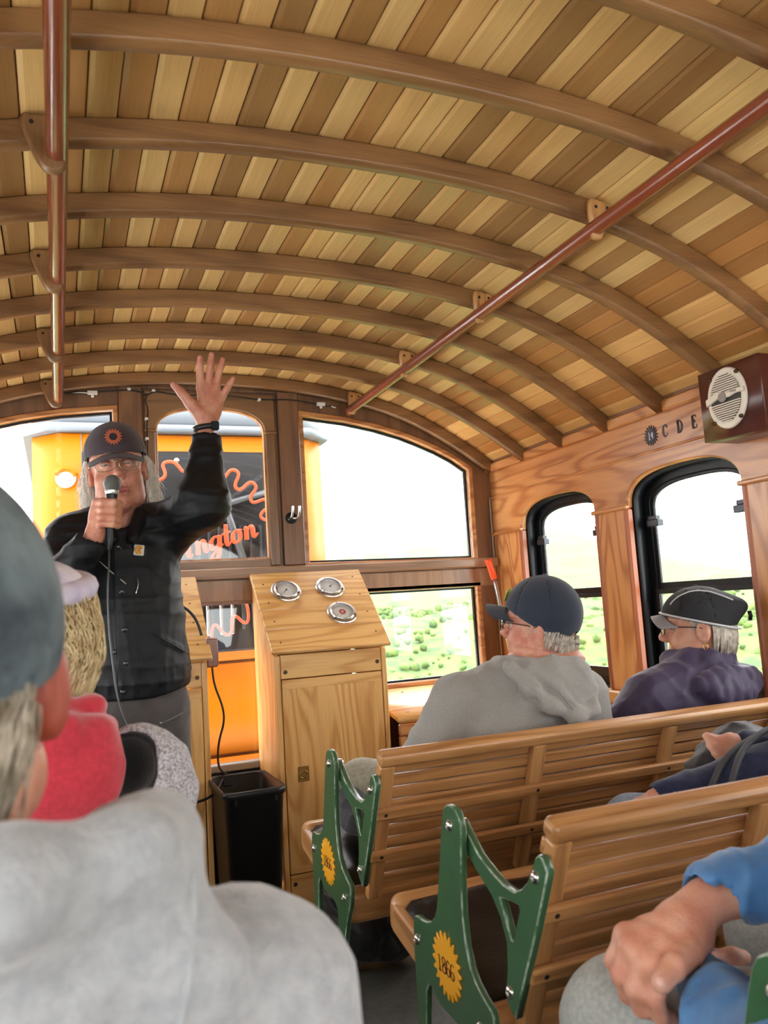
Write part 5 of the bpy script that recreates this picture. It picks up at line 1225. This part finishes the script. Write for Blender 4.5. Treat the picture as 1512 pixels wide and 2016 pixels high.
nvy = cloth('navy_fleece', L(34, 44, 78), c2=L(26, 34, 62), ns=60, rough=.9)
def gj(P):
    d = U_(.06, ell_(P, (1.68, 1.30, .80), (.195, .12, .19)), ell_(P, (1.67, 1.36, .62), (.18, .15, .13)), cap_(P, (1.53, 1.30, .885), (1.80, 1.30, .875), .068, .068))
    sl = chain_(P, [(1.515, 1.29, .87), (1.490, 1.32, .775), (1.180, 1.445, .705)], [.07, .058, .036], .04); sr = chain_(P, [(1.82, 1.30, .86), (1.79, 1.38, .72), (1.47, 1.49, .768)], [.07, .058, .038], .04)
    d = smin(d, np.minimum(sl, sr), .03)-folds(P, 30, .0045, 41)
    return smax(d, -cap_(P, (1.172, 1.448, .703), (1.10, 1.475, .685), .027, .03), .005)
blob('fleece', gj, (1.14, 1.12, .46), (1.94, 1.56, .99), .006, nvy, g)
blob('jeans', lambda P: smin(chain_(P, [(1.56, 1.44, .60), (1.262, 1.655, .585), (1.28, 1.78, .10)], [.09, .072, .06], .03), chain_(P, [(1.72, 1.44, .60), (1.72, 1.80, .60), (1.72, 1.86, .08)], [.09, .074, .06], .03), .03)-folds(P, 20, .003, 5), (1.15, 1.32, .02), (1.86, 1.96, .72), .008, cloth('pale_denim', L(150, 170, 192), c2=L(128, 148, 172), ns=120), g)
bp_ = empty('daypack', (1.46, 1.56, .66), 'black daypack with webbing straps on the navy passenger\'s lap', 'backpack')
blkn = cloth('black_nylon', L(34, 36, 40), rough=.5, bump=.3)
blob('bag', lambda P: U_(.04, ell_(P, (1.53, 1.57, .735), (.11, .07, .075)), ell_(P, (1.43, 1.56, .71), (.07, .05, .045)))-folds(P, 32, .006, 51), (1.28, 1.48, .62), (1.66, 1.70, .88), .006, blkn, bp_)
for pp_ in (STR1, STR2):
    tube('strap', pp_, .0065, mat('webbing', L(64, 68, 72), .7), bp_, 8, smoothpts=2)
# ---- passenger in blue shirt ----------------------------------------------------
g = person((.95, .60, 0), 'passenger in blue shirt at lower right, hands clasped over a grey-trousered knee')
def handb(P):
    d = cap_(P, (.775, .885, .738), (.735, .882, .722), .029, .031)
    kn = [(.662, .905, .712), (.655, .885, .708), (.655, .865, .699), (.663, .848, .688)]
    for k_ in kn: d = smin(d, cap_(P, (.728, .882, .718), k_, .024, .0165), .014)
    tipz = [([(.662, .905, .712), (.648, .915, .682), (.660, .920, .655), (.68, .918, .645)], [.0145, .0125, .0115, .010]),
            ([(.655, .885, .708), (.640, .892, .676), (.652, .898, .648), (.674, .898, .637)], [.015, .0128, .0118, .010]),
            ([(.655, .865, .699), (.641, .868, .668), (.652, .874, .642), (.673, .876, .630)], [.0145, .0125, .0115, .010]),
            ([(.663, .848, .688), (.652, .848, .662), (.662, .852, .640), (.682, .856, .628)], [.0135, .0115, .0105, .009])]
    for p, r in tipz: d = smin(d, chain_(P, p, r, .005), .006)
    th = [(.738, .868, .708), (.706, .845, .704), (.674, .829, .703), (.643, .820, .693)]
    d = smin(d, cap_(P, th[0], th[1], .024, .0185), .012); d = smin(d, chain_(P, th[1:], [.0180, .0145, .0122], .006), .0035)
    d = d-.0016*np.sin(P[:, 0]*240+P[:, 1]*90)*np.exp(-((P[:, 0]-.683)/.02)**2)*.8
    return d
def hando(P):
    d = cap_(P, (.755, .885, .658), (.80, .925, .640), .025, .024)
    for i in range(4): d = smin(d, chain_(P, [(.80, .92+.012*(i-1.5), .645-.003*i), (.838, .935+.013*(i-1.5), .640-.005*i), (.850, .950+.012*(i-1.5), .618-.004*i)], [.017, .012, .0095], .006), .008)
    return smin(d, chain_(P, [(.79, .905, .65), (.825, .90, .655), (.848, .905, .648)], [.016, .012, .0095], .006), .008)
def gb(P):
    Hx = (1.0, .56, 1.12); d = smin(headf(Hx, frame((-.1, 1, 0)), 1., old=.6)(P), cap_(P, (1.0, .55, 1.08), (.99, .54, .92), .055, .06), .03)
    d = smin(d, U_(.05, ell_(P, (.98, .55, .80), (.15, .08, .17)), ell_(P, (.97, .60, .64), (.13, .1, .1))), .04)
    d = smin(d, limbs(P, [([(.80, .55, .88), (.645, .635, .645), (.748, .875, .658)], [.04, .035, .026]), ([(1.16, .55, .88), (1.08, .76, .77), (.79, .885, .74)], [.04, .035, .027]),
       ([(.90, .66, .60), (.705, .99, .57), (.74, 1.10, .08)], [.065, .05, .035]), ([(1.05, .66, .60), (1.05, 1.04, .60), (1.05, 1.12, .08)], [.065, .05, .035])]), .03)
    return smin(smin(d, handb(P), .012), hando(P), .01)
blob('body', gb, (.56, .42, .03), (1.26, 1.2, 1.26), .0042, skin2, g, None)
crop_hair((1.0, .56, 1.12), frame((-.1, 1, 0)), mat('grey_crop_hair', L(150, 142, 132), .7, bump=.8, bscale=200), (.86, .42, 1.02), (1.14, .69, 1.28))
blob('thumbnail', lambda P: ell_(P, (.6390, .8160, .6960), (.0076, .0076, .0078)), (.62, .795, .675), (.665, .835, .715), .0016, mat('nail', L(226, 178, 160), .25), g)
blu = cloth('blue_shirt', L(78, 134, 188), c2=L(66, 118, 174), ns=30, rough=.6, bump=.2)
def gs(P):
    d = U_(.06, ell_(P, (.985, .55, .80), (.20, .12, .19)), ell_(P, (.97, .60, .62), (.19, .15, .13)), cap_(P, (.83, .55, .885), (1.13, .55, .885), .07, .07))
    sl = chain_(P, [(.81, .55, .87), (.655, .625, .655), (.70, .78, .648), (.748, .862, .656)], [.074, .062, .050, .043], .03); sr = chain_(P, [(1.15, .55, .87), (1.06, .78, .785), (.80, .885, .748)], [.074, .066, .047], .03)
    sl = sl-folds(P, 44, .0045, 62); sr = sr-folds(P, 36, .007, 63)
    d = smin(smin(d, sl, .03), sr, .006)-folds(P, 16, .004, 61)
    d = smax(d, -cap_(P, (.81, .885, .742), (.72, .88, .724), .036, .040), .004)
    return smax(d, -cap_(P, (.752, .85, .660), (.78, .92, .65), .031, .036), .004)
so = blob('shirt', gs, (.54, .38, .46), (1.28, .98, .99), .005, blu, g)
blob('trousers', lambda P: smin(chain_(P, [(.90, .66, .60), (.708, .985, .560), (.74, 1.085, .10)], [.095, .083, .062], .03), chain_(P, [(1.06, .66, .60), (1.05, 1.03, .60), (1.05, 1.10, .08)], [.095, .08, .062], .03), .03)-folds(P, 20, .0035, 5), (.60, .54, .02), (1.2, 1.2, .72), .007, cloth('grey_canvas', L(182, 188, 184), c2=L(162, 168, 164), ns=140, bump=.4), g)
# ---- curly-haired woman, left ----------------------------------------------------
g = person((-.06, 1.30, 0), 'woman with curly blonde hair and pale visor, red collar under a heathered coat')
Hc = (-.045, 1.315, 1.125); HR = frame((.12, 1, .08))
hf6 = headf(Hc, HR, 1., old=.5)
def gb(P):
    d = smin(hf6(P), cap_(P, (-.045, 1.30, 1.09), (-.05, 1.29, .93), .052, .06), .03)
    d = smin(d, U_(.05, ell_(P, (-.05, 1.32, .80), (.13, .07, .16)), ell_(P, (-.05, 1.38, .64), (.12, .1, .1))), .04)
    return smin(d, limbs(P, [([(-.14, 1.42, .60), (-.14, 1.80, .60), (-.14, 1.84, .08)], [.065, .05, .035]), ([(.02, 1.42, .60), (.02, 1.80, .60), (.02, 1.84, .08)], [.065, .05, .035])]), .03)
blob('body', gb, (-.22, 1.2, .03), (.12, 1.94, 1.26), .006, skin, g)
Lh = loc(Hc, HR, 1.); rh = np.random.RandomState(11); lines = []
for i in range(3600):
    a = rh.uniform(-2.6, 2.6); ph = rh.uniform(0, 6); z0 = rh.uniform(-.02, .075); R0 = .088+rh.uniform(0, .018); P = []
    ln_ = rh.uniform(.06, .15)
    for t in np.linspace(0, 1, 11):
        rr_ = R0*(1+.10*math.sin(max(0, (.06-(z0-ln_*t))/.12)*2.4))*(1-.30*max(0, (-.015-(z0-ln_*t))/.1)**1.3); an = a+.07*math.sin(t*9+ph)
        P.append(Lh(rr_*math.sin(an)*.96, -.012-rr_*1.1*math.cos(an)+.0, z0-ln_*t+.008*math.cos(t*9+ph)))
    lines.append(P)
blond = mat('blonde_hair', L(240, 222, 176), .5, c2=L(206, 178, 130), nscale=45)
tag(strands('hair', lines, .0012, blond, g), kind='stuff')
blob('hair_mass', lambda P: smax(ell_(P, Lh(0, -.02, .01), (.090, .105, .115)), (P@V3(HR[:, 1])-float(np.dot(Hc, HR[:, 1])))-.02, .01)-folds(P, 50, .004, 71), (-.16, 1.18, .98), (.07, 1.36, 1.27), .005, mat('hair_under', L(196, 168, 122), .8, bump=.8, bscale=150), g)
vz = mat('visor_white', L(214, 206, 216), .7, c2=L(176, 164, 196), nscale=22)
vo = tube('visor', [Lh(.086*math.sin(a), -.010+.106*math.cos(a), .078+.10*.106*math.cos(a)) for a in np.linspace(0, 6.283, 41)[:-1]], .018, vz, g, 10, cyclic=True)
for v in vo.data.vertices: v.co.z *= 1.0
blob('crown', lambda P: ell_(P, Lh(0, -.01, .075), (.088, .107, .050)), (-.17, 1.16, 1.15), (.08, 1.46, 1.28), .006, vz, vo)
brim('brim', Hc, HR, 1., vz, vo, ln=.03, wd=.078, z0=.064, y0=.085, droop=.28, slope=-.1)
tube('earring', [(.047+.001*math.sin(t), 1.275+.012*math.cos(t), 1.032+.014*math.sin(t)) for t in np.linspace(0, 6.283, 21)[:-1]], .002, MT['gold'], g, 8, cyclic=True)
red = cloth('red_fleece', L(200, 42, 62), c2=L(182, 34, 52), ns=120, sheen=.5)
def rf(P):
    d = smin(ell_(P, (-.005, 1.20, .945), (.082, .05, .078)), chain_(P, [(-.1, 1.2, 1.0), (-.05, 1.18, 1.005), (.0, 1.18, 1.005), (.045, 1.20, 1.0), (.060, 1.24, 1.0)], [.024, .026, .026, .022, .018], .02), .02)
    d = smin(d, chain_(P, [(-.06, 1.21, 1.03), (.0, 1.205, 1.035), (.040, 1.225, 1.033), (.05, 1.27, 1.03)], [.016, .016, .015, .014], .02), .008)
    d = smin(d, ell_(P, (.035, 1.21, .955), (.045, .045, .06)), .02)
    return d-folds(P, 30, .003, 72)
blob('red_collar', rf, (-.15, 1.12, .84), (.12, 1.32, 1.07), .0045, red, g)
hth = cloth('heather_fleece', L(206, 202, 204), c2=L(120, 116, 120), ns=300, rough=.95, bump=.6, bs=350)
lin = cloth('black_lining', L(20, 20, 24), rough=.95, bump=.5, sheen=.3)
def hoodbody(P): return U_(.03, ell_(P, (.10, 1.245, .915), (.075, .062, .085)), ell_(P, (.125, 1.25, .85), (.055, .06, .085)), chain_(P, [(.075, 1.25, .962), (.115, 1.25, .966), (.146, 1.25, .944), (.160, 1.25, .90)], [.007, .018, .020, .02], .02))
def coat(P):
    d = U_(.06, ell_(P, (-.04, 1.31, .78), (.19, .11, .18)), ell_(P, (-.04, 1.36, .62), (.19, .14, .13)), cap_(P, (-.18, 1.31, .865), (.10, 1.31, .862), .064, .064))
    d = smin(d, chain_(P, [(.11, 1.31, .85), (.15, 1.35, .68), (.08, 1.55, .66)], [.066, .058, .042], .03), .03)
    d = smin(d, chain_(P, [(-.19, 1.31, .85), (-.23, 1.35, .68), (-.16, 1.55, .66)], [.066, .058, .042], .03), .03)
    h_ = U_(.03, ell_(P, (.10, 1.245, .915), (.075, .062, .085)), ell_(P, (.125, 1.25, .85), (.055, .06, .085)), chain_(P, [(.075, 1.25, .962), (.115, 1.25, .966), (.146, 1.25, .944), (.160, 1.25, .90)], [.007, .018, .020, .02], .02))
    h_ = smax(h_, -ell_(P, (.075, 1.195, .955), (.052, .055, .052)), .01)
    return smin(d, h_, .03)-folds(P, 26, .004, 73)
blob('coat', coat, (-.32, 1.12, .46), (.26, 1.62, 1.04), .0055, hth, g)
blob('lining', lambda P: smax(smax(ell_(P, (.075, 1.195, .955), (.060, .063, .060)), -ell_(P, (.075, 1.195, .955), (.0485, .0515, .0485)), .002), hoodbody(P)+.006, .004), (.0, 1.12, .88), (.16, 1.27, 1.03), .0032, lin, g)
blob('trousers', tr([(-.14, 1.44, .60), (-.14, 1.80, .60), (-.14, 1.84, .08)], [(.03, 1.44, .60), (.03, 1.80, .60), (.03, 1.84, .08)]), (-.26, 1.3, .02), (.16, 1.96, .72), .010, cloth('black_trousers', L(36, 36, 40)), g)
SEAMS = [[(.071, .3, 1.0), (.070, .3, .98), (.066, .3, .955), (.058, .3, .92), (.048, .3, .89)]]
# ---- nearest passenger, left -------------------------------------------------------
g = person((-.09, .62, 0), 'nearest passenger on the left, back of slate cap, grey-blond hair and pale grey hoodie')
Hc = (-.091, .625, 1.118); HR = frame((.02, 1, .16), roll=.03)
hf7 = headf(Hc, HR, 1.03, old=.8)
def gb(P):
    d = smin(hf7(P), cap_(P, (-.085, .60, 1.08), (-.09, .59, .93), .062, .068), .03)
    d = smin(d, U_(.05, ell_(P, (-.09, .61, .80), (.14, .08, .16)), ell_(P, (-.09, .68, .64), (.12, .1, .1))), .04)
    e = smax(ell_(P, (-.006, .605, 1.106), (.013, .017, .033)), -ell_(P, (-.002, .588, 1.104), (.004, .010, .022)), .006); d = smin(d, e, .01)
    return smin(d, limbs(P, [([(-.17, .72, .60), (-.17, 1.10, .60), (-.17, 1.13, .08)], [.065, .05, .035]), ([(.0, .72, .60), (.0, 1.10, .60), (.0, 1.13, .08)], [.065, .05, .035])]), .03)
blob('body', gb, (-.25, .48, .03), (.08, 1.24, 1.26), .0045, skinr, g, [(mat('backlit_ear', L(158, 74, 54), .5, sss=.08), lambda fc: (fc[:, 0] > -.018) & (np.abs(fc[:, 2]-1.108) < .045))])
slate = mat('slate_cap', L(112, 126, 132), .85, c2=L(56, 66, 74), nscale=16, bump=.4, bscale=600)
co = blob('cap', capcrown(Hc, HR, 1.03, hgt=.115, cz=.035, rx=.094, ry=.112, lift=.004, tilt=.10), (-.22, .45, 1.06), (.05, .80, 1.32), .004, slate, g)
brim('brim', Hc, HR, 1.03, slate, co, ln=.068, wd=.084, z0=.04, y0=.076, droop=.30, slope=-.1)
Lh = loc(Hc, HR, 1.03); rh = np.random.RandomState(12); lines = []
for i in range(1500):
    a = rh.uniform(-1.9, 1.02); z0 = rh.uniform(-.02, .008); R0 = .086+rh.uniform(0, .006); ph = rh.uniform(0, 6); P = []; ln_ = rh.uniform(.055, .105)*(1.05-.2*abs(a)); k_ = rh.normal()*.12
    for t in np.linspace(0, 1, 10):
        rr_ = R0*(1-.28*t*t+.03*math.sin(5*t+ph)); an = a*(1-.18*t)+k_*t
        P.append(Lh(rr_*math.sin(an), -.012-rr_*1.12*math.cos(an)-.004*t, z0-ln_*t))
    lines.append(P)
for i in range(26):
    ph = rh.uniform(0, 6); lines.append([Lh(.03+.05*t+.03*rh.rand()*t, -.10-.02*math.sin(t*3), -.05-.085*t+.012*math.sin(5*t+ph)) for t in np.linspace(0, 1, 10)])
HH = strands('hair', lines, .0011, mat('ash_hair', L(190, 178, 160), .5, c2=L(128, 116, 96), nscale=60), g)
tag(HH, kind='stuff')
hg = cloth('pale_grey_fleece', L(162, 166, 169), c2=L(146, 150, 154), ns=70, rough=.95, bump=.5, bs=260, sheen=.4)
def gh(P):
    d = U_(.06, ell_(P, (-.08, .61, .76), (.22, .125, .20)), ell_(P, (-.08, .67, .60), (.2, .15, .13)), cap_(P, (-.24, .60, .880), (.105, .60, .882), .078, .074))
    d = smin(d, chain_(P, [(.118, .60, .868), (.180, .66, .68), (.10, .84, .66)], [.074, .066, .045], .04), .04)
    d = smin(d, chain_(P, [(-.27, .60, .87), (-.33, .66, .68), (-.25, .84, .66)], [.074, .064, .045], .04), .04)
    hd = smin(ell_(P, (-.075, .525, .955), (.135, .062, .075)), chain_(P, [(-.21, .60, 1.0), (-.20, .52, 1.005), (-.12, .48, 1.012), (-.03, .475, 1.018), (.035, .505, 1.018), (.052, .57, 1.005), (.03, .62, 1.0)], [.03, .032, .032, .030, .026, .026, .022], .03), .03)
    hd = smin(hd, chain_(P, [(.050, .53, .99), (.066, .525, .94), (.060, .52, .89), (.02, .49, .84), (-.06, .47, .82)], [.03, .028, .026, .026, .028], .03), .03)
    d = smin(d, hd, .022)
    d = d-folds(P, 17, .0055, 81)-folds(P, 42, .0016, 82)
    return smax(d, -cap_(P, (-.085, .60, .98), (-.085, .61, 1.08), .068, .085), .012)
ho = blob('hoodie', gh, (-.42, .38, .46), (.28, .92, 1.08), .0055, hg, g)
for sp_ in SEAMS: seam(gh, sp_, .0035, hg, ho)
blob('trousers', tr([(-.17, .74, .60), (-.17, 1.10, .60), (-.17, 1.13, .08)], [(.01, .74, .60), (.0, 1.10, .60), (.0, 1.13, .08)]), (-.30, .6, .02), (.13, 1.26, .72), .010, MT['black_trousers'], g)
# ------------------------------------------------------------------ bags by the first bench
blob_ = blob('shoulder_bag', lambda P: U_(.04, ell_(P, (.86, 2.60, .19), (.13, .13, .13)), ell_(P, (.84, 2.56, .30), (.10, .09, .07)), ell_(P, (.98, 2.58, .13), (.10, .10, .07)))-folds(P, 28, .008, 91), (.68, 2.4, .03), (1.14, 2.78, .42), .007, cloth('black_leather', L(28, 28, 30), rough=.35, bump=.2), None)
tag(blob_, 'black soft bag slumped on the floor in front of the farther bench', 'bag')
for v in blob_.data.vertices: v.co.z -= 0
blob_.location.z -= .045
bj = blob('folded_jacket', lambda P: U_(.03, ell_(P, (.765, 2.22, .575), (.055, .11, .055)), ell_(P, (.745, 2.25, .63), (.035, .07, .03)))-folds(P, 40, .006, 92), (.67, 2.05, .49), (.86, 2.38, .70), .005, cloth('charcoal_cloth', L(62, 64, 68), c2=L(50, 52, 56), ns=80), None)
tag(bj, 'charcoal folded jacket on the black seat cushion behind the green arm', 'jacket')
